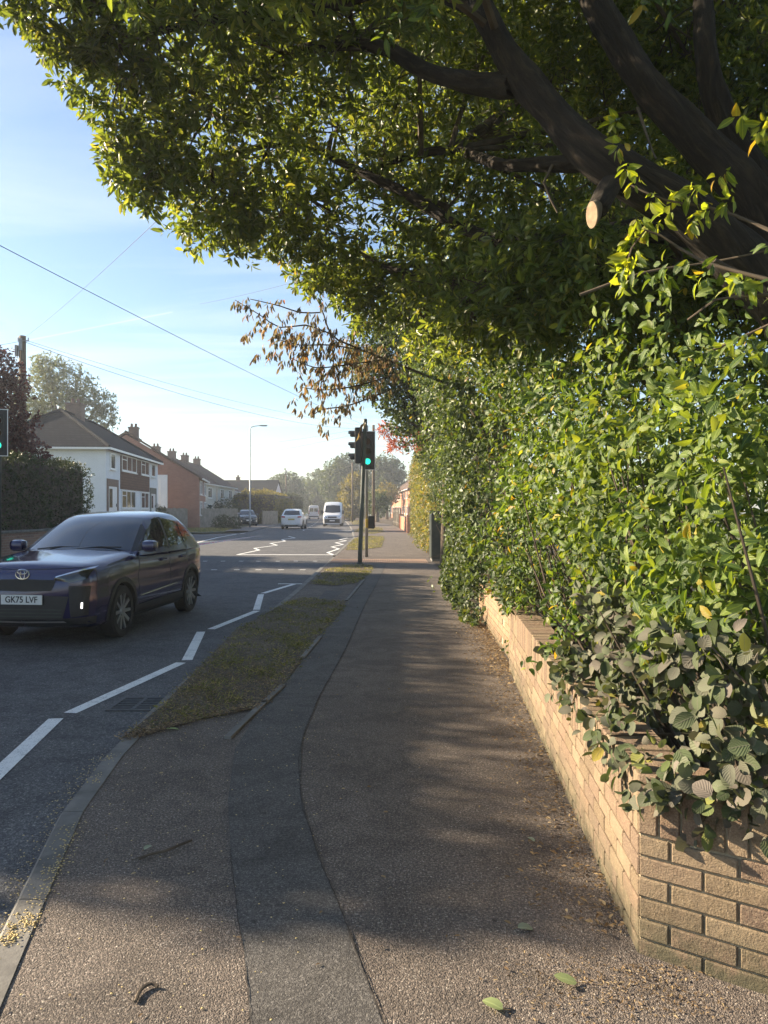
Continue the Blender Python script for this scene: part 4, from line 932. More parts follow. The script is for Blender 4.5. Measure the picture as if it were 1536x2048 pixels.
# ------------------------------------------------------------------ houses
def house(name, label, loc, rotz, L, Dp, eave, ridge, kind, wm_, rm_, base=0.0, windows=(), doors=(), panels=(), chim=(), oh=.3, sidepanel=(), gut=True):
    o = thing(name, label, 'house', (loc[0], loc[1], 0), rotz)
    mb = MB(); mb.box((-Dp, 0, -.2), (0, L, eave))
    if kind == 'gable':
        xm = -Dp / 2
        mb.add([(-Dp,0,eave),(0,0,eave),(xm,0,ridge-.12),(-Dp,L,eave),(0,L,eave),(xm,L,ridge-.12)], [(0,1,2),(3,5,4),(0,2,5,3),(1,4,5,2)])
    mb.build('wall', wm_, o, fix=False)
    rb = MB(); xm = -Dp / 2; sl = (ridge - eave) / (Dp / 2); ze = eave - oh * sl
    if kind == 'gable':
        for sx in (-1, 1):
            xe = xm + sx * (Dp / 2 + oh); nv = Vector((sx * sl, 0, 1)).normalized()
            rb.slab([(xe, -oh*.5, ze), (xe, L + oh*.5, ze), (xm, L + oh*.5, ridge), (xm, -oh*.5, ridge)], .14, nv)
        rb.tube([(xm, -oh*.5, ridge + .12), (xm, L + oh*.5, ridge + .12)], .11, 8)
    else:
        h = Dp / 2
        e = [(-Dp-oh,-oh,eave),(oh,-oh,eave),(oh,L+oh,eave),(-Dp-oh,L+oh,eave),(xm,h,ridge),(xm,L-h,ridge)]
        lo = [(x, y, z - .12) for x, y, z in e[:4]]
        rb.add(e + lo, [(0,1,4),(1,2,5,4),(2,3,5),(3,0,4,5),(6,9,8,7),(0,6,7,1),(1,7,8,2),(2,8,9,3),(3,9,6,0)])
        for a, b in ((0,4),(1,4),(2,5),(3,5),(4,5)): rb.tube([Vector(e[a]) + Vector((0,0,.05)), Vector(e[b]) + Vector((0,0,.05))], .10, 6)
    roof = rb.build('roof', rm_, o)
    for cy, ch, cw in chim:
        cm = MB(); cm.box((xm-cw/2, cy-cw/2, ridge-1.2), (xm+cw/2, cy+cw/2, ridge+ch)); cm.box((xm-cw/2-.06, cy-cw/2-.06, ridge+ch), (xm+cw/2+.06, cy+cw/2+.06, ridge+ch+.12))
        for dx in (-.18, .18): cm.tube([(xm+dx, cy, ridge+ch+.12),(xm+dx, cy, ridge+ch+.45)], [.12,.10], 8)
        cm.build('chimney', M['chimney'], roof)
    if gut:
        gm = MB(); gm.box((oh + .002, -oh, eave - .14 if kind == 'hip' else ze - .02), (oh + .11, L + oh, eave - .02 if kind == 'hip' else ze + .10))
        if kind == 'hip': gm.box((-Dp - oh, -oh - .11, eave - .14), (oh + .11, -oh - .002, eave - .02))
        gm.build('gutter', M['white'], o)
        dm = MB(); dm.tube([(-3.2, -.05, eave - .15), (-3.2, -.05, base)], .04, 8); dm.build('drainpipe', M['white'], o)
    for y0, y1, z0, z1, pm in panels:
        mb = MB(); mb.box((.002, y0, z0), (.06, y1, z1)); mb.build('tile_panel', pm, o)
    for x0, x1, z0, z1, pm in sidepanel:
        mb = MB(); mb.box((x0, -.06, z0), (x1, -.002, z1)); mb.build('rendered_panel', pm, o)
    for y0, y1, z0, z1, nm in windows:
        fx = .064
        mb = MB(); mb.box((fx - .055, y0 - .06, z0 - .06), (fx + .02, y0 + .03, z1 + .06)); mb.box((fx - .055, y1 - .03, z0 - .06), (fx + .02, y1 + .06, z1 + .06))
        mb.box((fx - .055, y0 + .03, z1 - .03), (fx + .018, y1 - .03, z1 + .06)); mb.box((fx - .055, y0 + .03, z0 - .06), (fx + .018, y1 - .03, z0 + .03))
        for k in range(1, nm):
            ym = y0 + (y1 - y0) * k / nm; mb.box((fx - .05, ym - .04, z0 + .03), (fx + .016, ym + .04, z1 - .03))
        zt = z0 + (z1 - z0) * .70
        if nm > 1: mb.box((fx - .05, y0 + .03, zt), (fx + .012, y0 + (y1 - y0) / nm - .04, zt + .05))
        wf = mb.build('window', M['white'], o)
        mb = MB(); mb.box((fx - .05, y0 + .0, z0 + .0), (fx - .012, y1, z1)); mb.build('pane', M['glass'], wf)
        mb = MB(); mb.box((fx - .06, y0 - .12, z0 - .12), (fx + .09, y1 + .12, z0 - .062)); mb.build('sill', M['white'], wf)
    for y0, y1, z1, sm in doors:
        mb = MB(); mb.box((.004, y0, base), (.05, y0 + .35, z1)); mb.box((.004, y1 - .35, base), (.05, y1, z1)); mb.box((.004, y0 + .35, z1 - .45), (.05, y1 - .35, z1)); sr = mb.build('door_surround', sm, o)
        mb = MB(); mb.box((.003, y0 + .36, base), (.035, y1 - .36, z1 - .46)); dr = mb.build('door', M['white'], o)
        mb = MB(); mb.box((.036, y0 + .5, base + .95), (.045, y0 + .5 + (y1 - y0 - .9) * .4, z1 - .6)); mb.build('door_glass', M['glass'], dr)
        mb = MB(); mb.box((.038, y1 - .62, base + 1.0), (.075, y1 - .58, base + 1.2)); mb.build('handle', M['black'], dr)
    return o
house('white_house', 'white rendered semi detached house with a hipped slate grey roof and brown hung tiles', (-16.65, 46), R(5.2), 15.4, 7.6, 5.35, 8.0, 'hip', M['render'], M['tile_grey'], .8,
      windows=[(.95,2.0,4.15,5.05,1),(3.7,7.7,4.2,5.15,3),(9.3,11.8,4.2,5.15,2),(12.8,14.1,4.2,5.1,1),(3.7,7.4,1.75,2.85,3),(9.3,11.7,1.75,2.85,2)], doors=[(.2,2.9,3.5,M['wood_brown']),(12.4,14.7,3.3,M['pole_green'])],
      panels=[(3.45,12.05,2.95,5.1,M['tile_hung'])], chim=[(6.9,.75,.95)])
house('brick_gable_house', 'red brick house showing its wide gable end behind the white house', (-15.9, 66), R(9), 8, 12.0, 4.4, 8.1, 'gable', M['brick_red'], M['tile_brown'], .4,
      windows=[(y, y + 2.2, z, z + 1.1, 2) for y in (1, 5.5) for z in (1.2, 3.0)], chim=[(4,.8,.8)], sidepanel=[(-3.9,-2.6,.6,4.6,M['render'])])
for i, (yy, lab) in enumerate(((79, 'nearer pale terraced house with a chimney, behind the brick gable'), (92, 'farther pale terraced house with a chimney, behind the brick gable'))):
    house('terraced_house', lab, (-19.6 - .3 * i, yy), R(1), 11.5, 9.0, 4.6, 7.4, 'gable', M['cream'], M['tile_brown'], .3, windows=[(y, y + 2.0, z, z + 1.1, 2) for y in (1.5, 7) for z in (1.1, 3.0)], chim=[(2.5,.8,.8),(9,.8,.8)])['group'] = 'pale terraced houses on the left'
house('gabled_house', 'pale gabled house beyond the brick terrace, with a brown roof', (-21.5, 108), R(2), 10, 8, 4.3, 6.3, 'gable', M['cream'], M['tile_brown'], .2, windows=[(y, y + 2, z, z + 1, 2) for y in (2, 7) for z in (1, 2.9)], chim=[(3,.7,.7)], sidepanel=[])
house('gabled_house', 'white gabled house with a dark grey roof behind the street lamp', (-26, 122), R(-90), 8.6, 9, 4.2, 6.3, 'gable', M['render'], M['tile_grey'], .2, windows=[(1, 3, 1, 2.2, 2), (5.2, 7.4, 1, 2.2, 2)], chim=[(2,.6,.6)])
house('gabled_house', 'low pale roofed house half hidden by the clipped hedges on the left', (-20.0, 135), R(2), 14, 8, 3.6, 5.8, 'gable', M['cream'], M['tile_grey'], .2, windows=[(3, 5, 1, 2.2, 2)], chim=[(6,.5,.6)])
for i, (fx, fy, lab) in enumerate(((3.1, 134, 'nearest orange brick terraced house down the right pavement'), (2.2, 151, 'middle orange brick house of the row down the right pavement'), (1.3, 168, 'farthest orange brick house of the row down the right pavement'))):
    house('terraced_house', lab, (fx, fy), R(183), 16, 8, 5.0, 8.0, 'gable', M['brick_orange'], M['tile_brown'], .1, windows=[(y, y + 1.8, z, z + 1.2, 2) for y in (1.5, 6, 11) for z in (1.0, 3.5)], chim=[(8,.7,.8)])['group'] = 'orange brick terraced houses'
# garden boundaries
gw = thing('garden_wall', 'sunlit orange brick garden wall at the bend of the far pavement', 'garden wall', (1.78, 53, 0))
mb = MB(); mb.obox((1.66, 60, 0), (-.018, 1, 0), (1, .018, 0), 7.0, .11, -.1, 1.05); mb.build('brickwork', M['brick_orange'], gw, world=True)
for q_ in ((1.78, 53.1, 0), (1.53, 67, 0)):
    mb = MB(); mb.obox(q_, (1, 0, 0), (0, 1, 0), .2, .2, -.1, 1.27); mb.build('pillar', M['brick_orange'], gw, world=True)
mb = MB(); mb.obox((1.66, 60, 0), (-.018, 1, 0), (1, .018, 0), 6.7, .14, 1.052, 1.11); mb.build('coping', M['kerb'], gw, world=True)
def fence(label, a, b, h, board=.14, name='timber_fence', z0=0.0):
    a, b = Vector((*a, z0)), Vector((*b, z0)); u = (b - a).normalized(); L = (b - a).length; n = Vector((u.y, -u.x, 0))
    o = thing(name, label, 'fence', tuple(a)); mb = MB(); s = 0
    while s < L: mb.obox(a + u * (s + board / 2), u, n, board * .46, .012, z0 + .05, z0 + h + .02 * math.sin(s * 9)); s += board
    mb.build('boards', M['fence'], o, world=True)
    s = 0
    while s <= L:
        pm = MB(); pm.obox(a + u * s - n * .06, u, n, .05, .05, z0 - .1, z0 + h + .06); pm.build('post', M['fence'], o, world=True); s += 2.4
    rm = MB()
    for zz in (.35, h - .3): rm.obox((a + b) / 2 - n * .03, u, n, L / 2, .018, z0 + zz, z0 + zz + .08)
    rm.build('rail', M['fence'], o, world=True); return o
fence('grey timber panel fence in front of the brick terrace', (-18.4, 62), (-13.9, 73), 1.75)
fence('short grey picket fence beside the street lamp', (-12.9, 82), (-11.9, 86), 1.5, .22)
fence('dark timber fence beyond the orange brick wall', (1.5, 68), (1.0, 80), 1.75)

# hedges, bushes and trees far down the street
hb = thing('clipped_hedge', 'mid green garden hedges with pale tops right of the street lamp', 'hedge', (-14.5, 92, 0))
hedge_box(-17.5, -12.4, 88, 104, 0, 3.6, 3500, .26, M['lf_fary'], hb, rnd=1.2, amp=.35)
hb = thing('clipped_hedge', 'dark square clipped hedge beyond the pale topped hedges', 'hedge', (-14.8, 118, 0))
hedge_box(-16.5, -12.9, 112, 122, 0, 3.9, 2200, .26, M['lf_hedge'], hb, rnd=.6, amp=.1)
leafy('garden_bush', 'low dark bush in front of the grey panel fence', 'bush', (-13.2, 64, 0), [(-13.3,64,.6,.65),(-12.6,64.6,.5,.6),(-13.9,65,.5,.6)], 40, 5, .14, .5, M['lf_hedge'], 'small', .04, None)
leafy('garden_bush', 'rounded green bushes in the garden behind the parked cars', 'bush', (-20.5, 84, 0), [(-20.5,84,1.4,1.4),(-18.6,86,1.2,1.3),(-22.4,85,1.2,1.2),(-17.2,85,1.5,1.5)], 14, 5, .2, .5, M['lf_hedge'], 'small', .1, None)
leafy('garden_bush', 'dark low bush below the brick gable wall', 'bush', (-19.0, 60, 0), [(-19,60.5,1.3,.9),(-17.9,61,1.2,.8)], 30, 5, .16, .5, M['lf_hedge'], 'small', .05, None)
FT = [('round dark crowned tree left of the distant pole', (571, 975, 185, M['lf_far'], [(-12,-4,2.6),(8,-8,3.0),(22,4,2.4),(-20,10,2.2),(0,12,3.)])),
      ('spreading tree directly behind the white minibus', (632, 985, 200, M['lf_far'], [(-18,-6,3.2),(6,-16,3.6),(22,-2,3.2),(-24,14,3.),(0,16,3.6),(20,20,3.)])),
      ('tallest dark tree, just left of the traffic lights', (690, 960, 170, M['lf_far'], [(0,-30,2.6),(-14,-14,3.),(14,-16,3.2),(-24,6,3.4),(4,8,4.),(24,10,3.4),(-14,30,3.4),(16,34,3.4)])),
      ('broad dark tree showing right of the traffic lights', (770, 955, 165, M['lf_far'], [(-14,-16,2.6),(4,-22,2.6),(20,-12,2.4),(-20,4,2.8),(4,2,3.),(24,8,2.4),(-10,24,3.),(-30,20,3.)])),
      ('yellow green autumn tree between the van and the traffic lights', (708, 992, 120, M['lf_fary'], [(0,-34,1.0),(-8,-14,1.5),(6,-10,1.7),(-14,8,1.7),(4,12,2.),(14,24,1.6),(-8,26,1.7)])),
      ('round green shrub tree in front of the orange brick houses', (755, 1004, 100, M['lf_far'], [(-2,-8,1.0),(-8,4,1.1),(8,2,1.2),(0,12,1.2)])),
      ('yellow topped small tree beside the orange brick houses', (772, 985, 130, M['lf_fary'], [(0,-6,1.3),(12,0,1.3),(-10,6,1.3),(6,12,1.5)])),
      ('dark tree screen at the far end of the road', (610, 1003, 230, M['lf_far'], [(-50,0,4.),(-26,2,4.),(-4,0,4.),(20,4,4.),(44,2,4.),(66,0,4.),(90,2,4.)]))]
for lab, (cx, cy, d, m, bl) in FT:
    bs = [(*P(cx + x, cy + y, d + random.uniform(-2, 2)), r) for x, y, r in bl]
    X = sum(b[0] for b in bs) / len(bs)
    leafy('far_tree', lab, 'tree', (X, d, 0), bs, 420 / d if d > 120 else 7, 6, .0034 * d, .55, m, 'small', .3, 'trees closing the view down the street', stem=.5)

# ------------------------------------------------------------------ vehicles
def chaikin(p, n=2):
    p = [np.array(q, float) for q in p]
    for _ in range(n):
        q = [p[0]]
        for a, b in zip(p[:-1], p[1:]): q += [a * .75 + b * .25, a * .25 + b * .75]
        q.append(p[-1]); p = q
    return p
def smooth1(k, v, y, s):
    a = np.interp(y, k, v); out = np.zeros_like(a); wsum = 0
    for o_, w_ in ((-2, .1), (-1, .2), (0, .4), (1, .2), (2, .1)):
        out += w_ * np.interp(y + o_ * s, k, v)
    return out
def loft(stations):
    """stations: list of (y, half profile [(x,z)...bottom centre to top centre]) -> closed mesh"""
    mb = MB(); n = None; vs = []; fs = []
    for y, pr in stations:
        ring = [(x, y, z) for x, z in pr] + [(-x, y, z) for x, z in pr[-2:0:-1]]
        n = len(ring); vs += ring
    for i in range(len(stations) - 1):
        for k in range(n): fs.append((i*n+k, i*n+(k+1) % n, (i+1)*n+(k+1) % n, (i+1)*n+k))
    fs.append(tuple(range(n))[::-1]); fs.append(tuple((len(stations)-1)*n + k for k in range(n)))
    return mb.add(vs, fs)
def bvh_of(mb):
    tri = []
    for f in mb.f:
        for i in range(1, len(f) - 1): tri.append((f[0], f[i], f[i+1]))
    return BVHTree.FromPolygons([Vector(v) for v in mb.v], tri)
def patch(bvhs, axis, low, high, n=8, m=6, off=.006):
    """sheet between two outlines laid on the bodywork by casting along an axis; axis 'f' front, 'b' back, 'l' -x side, 'r' +x side"""
    mb = MB(); vs = []; fs = []
    org = {'f': lambda a, b: (Vector((a, -4, b)), Vector((0, 1, 0))), 'b': lambda a, b: (Vector((a, 12, b)), Vector((0, -1, 0))),
           'r': lambda a, b: (Vector((4, a, b)), Vector((-1, 0, 0))), 'l': lambda a, b: (Vector((-4, a, b)), Vector((1, 0, 0)))}[axis]
    def on(pl, t_):
        pl = np.array(pl, float); s = np.r_[0, np.cumsum(np.linalg.norm(np.diff(pl, axis=0), axis=1))]; s /= s[-1]
        return np.array([np.interp(t_, s, pl[:, 0]), np.interp(t_, s, pl[:, 1])])
    for i in range(n + 1):
        a, b = on(low, i / n), on(high, i / n)
        for j in range(m + 1):
            q = a + (b - a) * j / m; o, d = org(*q); best = None
            for bv in bvhs:
                h = bv.ray_cast(o, d)
                if h[0] is not None and (best is None or h[3] < best[1]): best = (h[0], h[3], h[1])
            if best is None: best = (Vector(o) + d * 4.5, 0, -d)
            nn = best[2] if best[2].dot(d) < 0 else -best[2]
            vs.append(best[0] + nn * off * .5 - d * off)
    for i in range(n):
        for j in range(m):
            a = i * (m + 1) + j; fs.append((a, a + 1, a + m + 2, a + m + 1))
    return mb.add(vs, fs)
def seam(bvhs, axis, pts, r=.004, n=26):
    ln = np.array(pts, float); s = np.r_[0, np.cumsum(np.linalg.norm(np.diff(ln, axis=0), axis=1))]; s /= s[-1]
    q = []
    dirv = {'r': (Vector((-1,0,0)), 4), 'l': (Vector((1,0,0)), -4)}.get(axis)
    for t_ in np.linspace(0, 1, n):
        a, b = np.interp(t_, s, ln[:, 0]), np.interp(t_, s, ln[:, 1]); best = None
        o, d = (Vector((dirv[1], a, b)), dirv[0]) if dirv else (Vector((a, -4, b)), Vector((0, 1, 0)))
        for bv in bvhs:
            h = bv.ray_cast(o, d)
            if h[0] is not None and (best is None or h[3] < best[1]): best = (h[0], h[3])
        if best: q.append(best[0])
    mb = MB()
    if len(q) > 1: mb.tube(q, r, 5)
    return mb
def wheel(root, x, y, r, side, w_=.20):
    mb = MB(); s = side; n = 28
    prof = [(-.5, .72), (-.5, .93), (-.38, 1.0), (.38, 1.0), (.5, .93), (.5, .72)]
    vs = []; fs = []
    for i in range(n):
        a = 2 * math.pi * i / n
        vs += [(x + px * w_, y + math.cos(a) * r * pr, r + math.sin(a) * r * pr) for px, pr in prof]
    k = len(prof)
    for i in range(n):
        for j in range(k): fs.append((i*k+j, i*k+(j+1) % k, ((i+1) % n)*k+(j+1) % k, ((i+1) % n)*k+j))
    mb.add(vs, fs); wh = mb.build('wheel', M['rubber'], root, smooth=False)
    rm = MB(); xo = x + s * w_ * .40
    rm.tube([(x + s * w_ * .1, y, r), (x + s * w_ * .12, y, r)], [r * .70, r * .70], 28)
    for i in range(n):
        a, b = 2 * math.pi * i / n, 2 * math.pi * (i + 1) / n
        q = [(xx, y + math.cos(t_) * r * rr, r + math.sin(t_) * r * rr) for t_ in (a, b) for xx, rr in ((x + s * w_ * .46, .73), (x + s * w_ * .48, .70), (x + s * w_ * .1, .66))]
        rm.add(q, [(0, 1, 4, 3), (1, 2, 5, 4)])
    rim = rm.build('rim', M['black'], wh)
    sp = MB()
    for i in range(10):
        a = 2 * math.pi * i / 10; ca, sa = math.cos(a), math.sin(a); tx, tz = -sa, ca
        wv = .030 if i % 2 else .022
        q = []
        for rr, hw, xx in ((.06, .022, xo), (r * .69, wv * .8, xo + s * .012)):
            for e in (-1, 1):
                for dx in (0, -s * .03): q.append((xx + dx, y + ca * rr + tx * hw * e, r + sa * rr + tz * hw * e))
        sp.add(q, [(0,2,6,4),(1,5,7,3),(0,4,5,1),(2,3,7,6),(0,1,3,2),(4,6,7,5)])
    sp.tube([(xo - s * .03, y, r), (xo + s * .012, y, r)], [.07, .055], 16)
    sp.build('spokes', M['alloy'], wh)
def text_mesh(name, body, size, m, parent, mat):
    cu = bpy.data.curves.new(name, 'FONT'); cu.body = body; cu.size = size; cu.align_x = 'CENTER'; cu.align_y = 'CENTER'; cu.extrude = .0015; cu.offset = .0012
    tmp = bpy.data.objects.new(name, cu); C.objects.link(tmp); bpy.context.view_layer.update()
    me = bpy.data.meshes.new_from_object(tmp.evaluated_get(bpy.context.evaluated_depsgraph_get())); bpy.data.objects.remove(tmp)
    me.transform(mat); return link_mesh(name, me, m, parent)
def boolean_cut(o, cutters):
    for c in cutters:
        md = o.modifiers.new('cut', 'BOOLEAN'); md.operation = 'DIFFERENCE'; md.solver = 'EXACT'; md.object = c
    bpy.context.view_layer.update()
    me = bpy.data.meshes.new_from_object(o.evaluated_get(bpy.context.evaluated_depsgraph_get()))
    o.modifiers.clear(); o.data = me
    for c in cutters: bpy.data.objects.remove(c)
def shade_auto(o, deg=32):
    me = o.data; me.polygons.foreach_set('use_smooth', [True] * len(me.polygons))
    bm = bmesh.new(); bm.from_mesh(me)
    for e in bm.edges:
        if len(e.link_faces) == 2 and e.calc_face_angle(0) > R(deg): e.smooth = False
    bm.to_mesh(me); bm.free()

def car(name, label, paint_, loc, rotz, plate=None, detail=True, group=None, sz=1.0, wide=1.0):
    root = thing(name, label, 'car', loc, rotz, group)
    K_ = [-.865, -.83, -.76, -.62, -.40, 0, .35, .8, 1.6, 2.4, 2.85, 3.10, 3.26, 3.32]
    Wd = [.58, .70, .785, .84, .868, .882, .882, .880, .880, .884, .876, .845, .79, .68]
    Zt = [.80, .90, .945, .972, .995, 1.035, 1.07, 1.05, 1.04, 1.07, 1.09, 1.09, 1.06, 1.0]
    Zb = [.34, .27, .23, .20, .19, .19, .19, .19, .19, .19, .21, .26, .32, .38]
    ys = np.concatenate([np.linspace(-.865, -.40, 16), np.linspace(-.34, 2.8, 46), np.linspace(2.86, 3.32, 14)])
    w_, zt, zb = smooth1(K_, Wd, ys, .018), smooth1(K_, Zt, ys, .03), smooth1(K_, Zb, ys, .02)
    sts = []
    for y, w, t_, b in zip(ys, w_, zt, zb):
        h = t_ - b
        pr = [(0, b), (.78 * w, b), (.95 * w, b + .035), (.985 * w, b + .22 * h), (1.0 * w, b + .45 * h), (.985 * w, b + .60 * h), (.992 * w, b + .76 * h), (.955 * w, b + .92 * h), (.86 * w, t_ - .012), (.60 * w, t_ + .008), (.3 * w, t_ + .018), (0, t_ + .022)]
        sts.append((y, [tuple(q) for q in chaikin(pr, 1)]))
    bmb = loft(sts)
    if wide != 1 or sz != 1: pass
    body = bmb.build('body', paint_, root)
    cut = []
    for wy in (0, 2.56):
        for sx in (-1, 1):
            c = MB(); c.tube([(sx * .60, wy, .33), (sx * 1.2, wy, .33)], .375, 32); cut.append(c.build('cutter', None))
    for c in cut: c.parent = root
    boolean_cut(body, cut); shade_auto(body, 35)
    if not body.data.materials: body.data.materials.append(paint_)
    # cabin
    Z = [1.00, 1.05, 1.20, 1.35, 1.46, 1.525, 1.56, 1.582]
    YF = [.27, .36, .63, .90, 1.13, 1.34, 1.58, 1.95]; YR = [3.20, 3.16, 3.00, 2.80, 2.60, 2.45, 2.30, 2.15]; HW = [.835, .815, .765, .71, .665, .625, .56, .40]
    zs = np.concatenate([np.linspace(1.0, 1.5, 14), [1.525, 1.545, 1.56, 1.572, 1.58]])
    yf, yr, hw = smooth1(Z, YF, zs, .012), smooth1(Z, YR, zs, .012), smooth1(Z, HW, zs, .012)
    cm = MB(); vs = []; fs = []; nx, ny = 14, 26
    for z, a, b, h in zip(zs, yf, yr, hw):
        ring = []
        xs = np.linspace(-1, 1, nx)
        for x in xs: ring.append((x * h, a + .20 * abs(x) ** 2.6, z))
        for yy in np.linspace(a + .20, b - .10, ny)[1:-1]: ring.append((h * (1 + .035 * math.sin(math.pi * (yy - a) / (b - a))), yy, z))
        for x in xs[::-1]: ring.append((x * h, b - .10 * abs(x) ** 2.6, z))
        for yy in np.linspace(b - .10, a + .20, ny)[1:-1]: ring.append((-h * (1 + .035 * math.sin(math.pi * (yy - a) / (b - a))), yy, z))
        n = len(ring); vs += ring
    for i in range(len(zs) - 1):
        for k in range(n): fs.append((i*n+k, i*n+(k+1) % n, (i+1)*n+(k+1) % n, (i+1)*n+k))
    b0 = (len(zs) - 1) * n; vs.append((0, float((yf[-1] + yr[-1]) / 2), 1.592)); fs += [(b0 + k, b0 + (k+1) % n, len(vs) - 1) for k in range(n)]
    cm.add(vs, fs); cabin = cm.build('cabin', paint_, root); shade_auto(cabin, 40)
    cb_ = [bvh_of(cm)]; bb = [bvh_of(bmb)]; al = cb_ + bb
    # glass
    patch(cb_, 'f', [(-.735,1.075),(-.4,1.055),(0,1.05),(.4,1.055),(.735,1.075)], [(-.585,1.485),(-.3,1.505),(0,1.51),(.3,1.505),(.585,1.485)], 16, 12).build('windscreen', M['cglass'], root, smooth=True, fix=False)
    patch(cb_, 'b', [(-.66,1.12),(0,1.10),(.66,1.12)], [(-.56,1.44),(0,1.46),(.56,1.44)], 12, 8).build('rear_window', M['cglass'], root, smooth=True, fix=False)
    for s in 'lr':
        patch(cb_, s, [(.70,1.085),(1.62,1.075)], [(1.27,1.455),(1.40,1.475),(1.62,1.485)], 12, 8).build('side_window', M['cglass'], root, smooth=True, fix=False)
        patch(cb_, s, [(1.70,1.075),(2.31,1.095)], [(1.70,1.485),(2.1,1.455),(2.27,1.43)], 10, 8).build('side_window', M['cglass'], root, smooth=True, fix=False)
        patch(cb_, s, [(2.36,1.10),(2.72,1.19)], [(2.32,1.42),(2.47,1.37)], 8, 6).build('side_window', M['cglass'], root, smooth=True, fix=False)
        patch(cb_, s, [(1.625,1.05),(1.695,1.05)], [(1.625,1.50),(1.695,1.50)], 3, 8, .005).build('pillar_trim', M['black'], root, fix=False)
        patch(cb_, s, [(.52,1.05),(.69,1.06)], [(1.21,1.47),(1.26,1.47)], 3, 8, .004).build('pillar_trim', M['black'], root, fix=False)
    # lamps, grille
    for sx in (-1, 1):
        f = lambda pts: [(sx * a, b) for a, b in pts]
        hl = patch(bb, 'f', f([(.40,.79),(.60,.765),(.76,.80)]), f([(.40,.815),(.60,.865),(.79,.915)]), 10, 4, .008).build('headlight', M['cglass'], root, smooth=True, fix=False)
        patch(bb, 'f', f([(.42,.818),(.60,.866),(.785,.915)]), f([(.42,.832),(.60,.884),(.79,.936)]), 10, 2, .011).build('lamp_strip', M['chrome'], hl, smooth=True, fix=False)
        fg = patch(bb, 'f', f([(.60,.36),(.77,.38)]), f([(.58,.72),(.79,.72)]), 6, 8, .008).build('fog_lamp_recess', M['black'], root, fix=False)
        patch(bb, 'f', f([(.708,.46),(.726,.46)]), f([(.712,.53),(.730,.53)]), 3, 5, .016).build('driving_lamp', M['drl'], fg, fix=False)
        sd = 'r' if sx > 0 else 'l'
        patch(bb, 'b', f([(.50,.90),(.80,.92)]), f([(.50,1.0),(.82,1.05)]), 8, 4, .010).build('tail_light', M['lamp_red'], root, fix=False)
        patch(bb, 'f', f([(.02,.245),(.80,.27)]), f([(.02,.33),(.82,.36)]), 12, 4, .009).build('bumper_trim', M['black'], root, fix=False)
        # arch trims, sill
        for wy in (0, 2.56):
            mb = MB(); ar = []
            for k in range(25):
                a = R(-18 + 216 * k / 24); ar.append((a, .372, .43))
            vs = []; fs = []
            for i, (a, r0, r1) in enumerate(ar):
                for rr in (r0, r1):
                    yy, zz = wy + rr * math.cos(a), .33 + rr * math.sin(a); xx = sx * .9
                    h = bb[0].ray_cast(Vector((sx * 4, yy, zz)), Vector((-sx, 0, 0)))
                    if h[0] is not None: xx = h[0].x
                    vs += [(xx + sx * .012, yy, zz), (xx - sx * .08, yy, zz)]
                if i: b = 4 * (i - 1); fs += [(b, b+2, b+6, b+4), (b+1, b+5, b+7, b+3), (b, b+4, b+5, b+1), (b+2, b+3, b+7, b+6)]
            mb.add(vs, fs); mb.build('arch_trim', M['black'], root)
        patch(bb, sd, [(.42,.215),(2.14,.215)], [(.42,.36),(2.14,.38)], 14, 4, .010).build('sill_trim', M['black'], root, fix=False)
        if detail:
            for pts in ([(.50,.40),(.47,.75),(.58,1.03)], [(.50,.40),(1.55,.40),(1.655,.55),(1.66,1.05)], [(1.66,.42),(2.15,.42),(2.42,.75),(2.40,1.07)]):
                seam(al, sd, pts).build('door_seam', M['black'], root)
            for y in (1.38, 2.18):
                mb = MB(); xb = bb[0].ray_cast(Vector((sx * 4, y, .90)), Vector((-sx, 0, 0)))[0].x
                mb.box((min(xb, xb + sx * .035), y - .1, .885), (max(xb, xb + sx * .035), y + .1, .925), .012); mb.build('door_handle', paint_, root)
            # bright crease along the doors
            seam(bb, sd, [(.55,.47),(1.9,.52)], .006).build('door_trim', M['chrome'], root)
        mb = MB(); mb.box((min(sx*.86, sx*1.06), .55, 1.045), (max(sx*.86, sx*1.06), .74, 1.20), .055); mm = mb.build('wing_mirror', paint_, root); shade_auto(mm, 40)
        mb = MB(); mb.box((min(sx*.885, sx*1.01), .741, 1.07), (max(sx*.885, sx*1.04), .748, 1.18)); mb.build('mirror_glass', M['chrome'], mm)
        for wy in (0, 2.56): wheel(root, sx * .775, wy, .328, sx)
    gr = patch(bb, 'f', [(-.36,.665),(0,.655),(.36,.665)], [(-.42,.79),(0,.80),(.42,.79)], 16, 5, .006).build('upper_grille', M['black'], root, fix=False)
    lg = patch(bb, 'f', [(-.50,.33),(0,.32),(.50,.33)], [(-.58,.60),(0,.615),(.58,.60)], 16, 8, .006).build('lower_grille', M['black'], root, fix=False)
    if detail:
        sm = MB()
        for z in (.36, .40, .44): sm.add(*(lambda q: (q.v, q.f))(patch(bb, 'f', [(-.5, z), (.5, z)], [(-.5, z + .014), (.5, z + .014)], 14, 1, .016)))
        sm.build('grille_bars', M['dgreen'], lg, fix=False)
        patch(bb, 'f', [(-.55,.30),(0,.29),(.55,.30)], [(-.52,.322),(0,.312),(.52,.322)], 14, 2, .016).build('skid_strip', M['alloy'], lg, fix=False)
        # oval badge
        hb_ = bb[0].ray_cast(Vector((0, -4, .855)), Vector((0, 1, 0))); by = hb_[0].y - .012
        em = MB()
        for (cz, rx, rz) in ((.855, .085, .056), (.855, .030, .052), (.880, .060, .022)):
            em.tube([(rx * math.cos(a), by, cz + rz * math.sin(a)) for a in np.linspace(0, 2 * math.pi, 33)], .0075, 6, False)
        em.build('badge', M['chrome'], root)
        bs = MB()
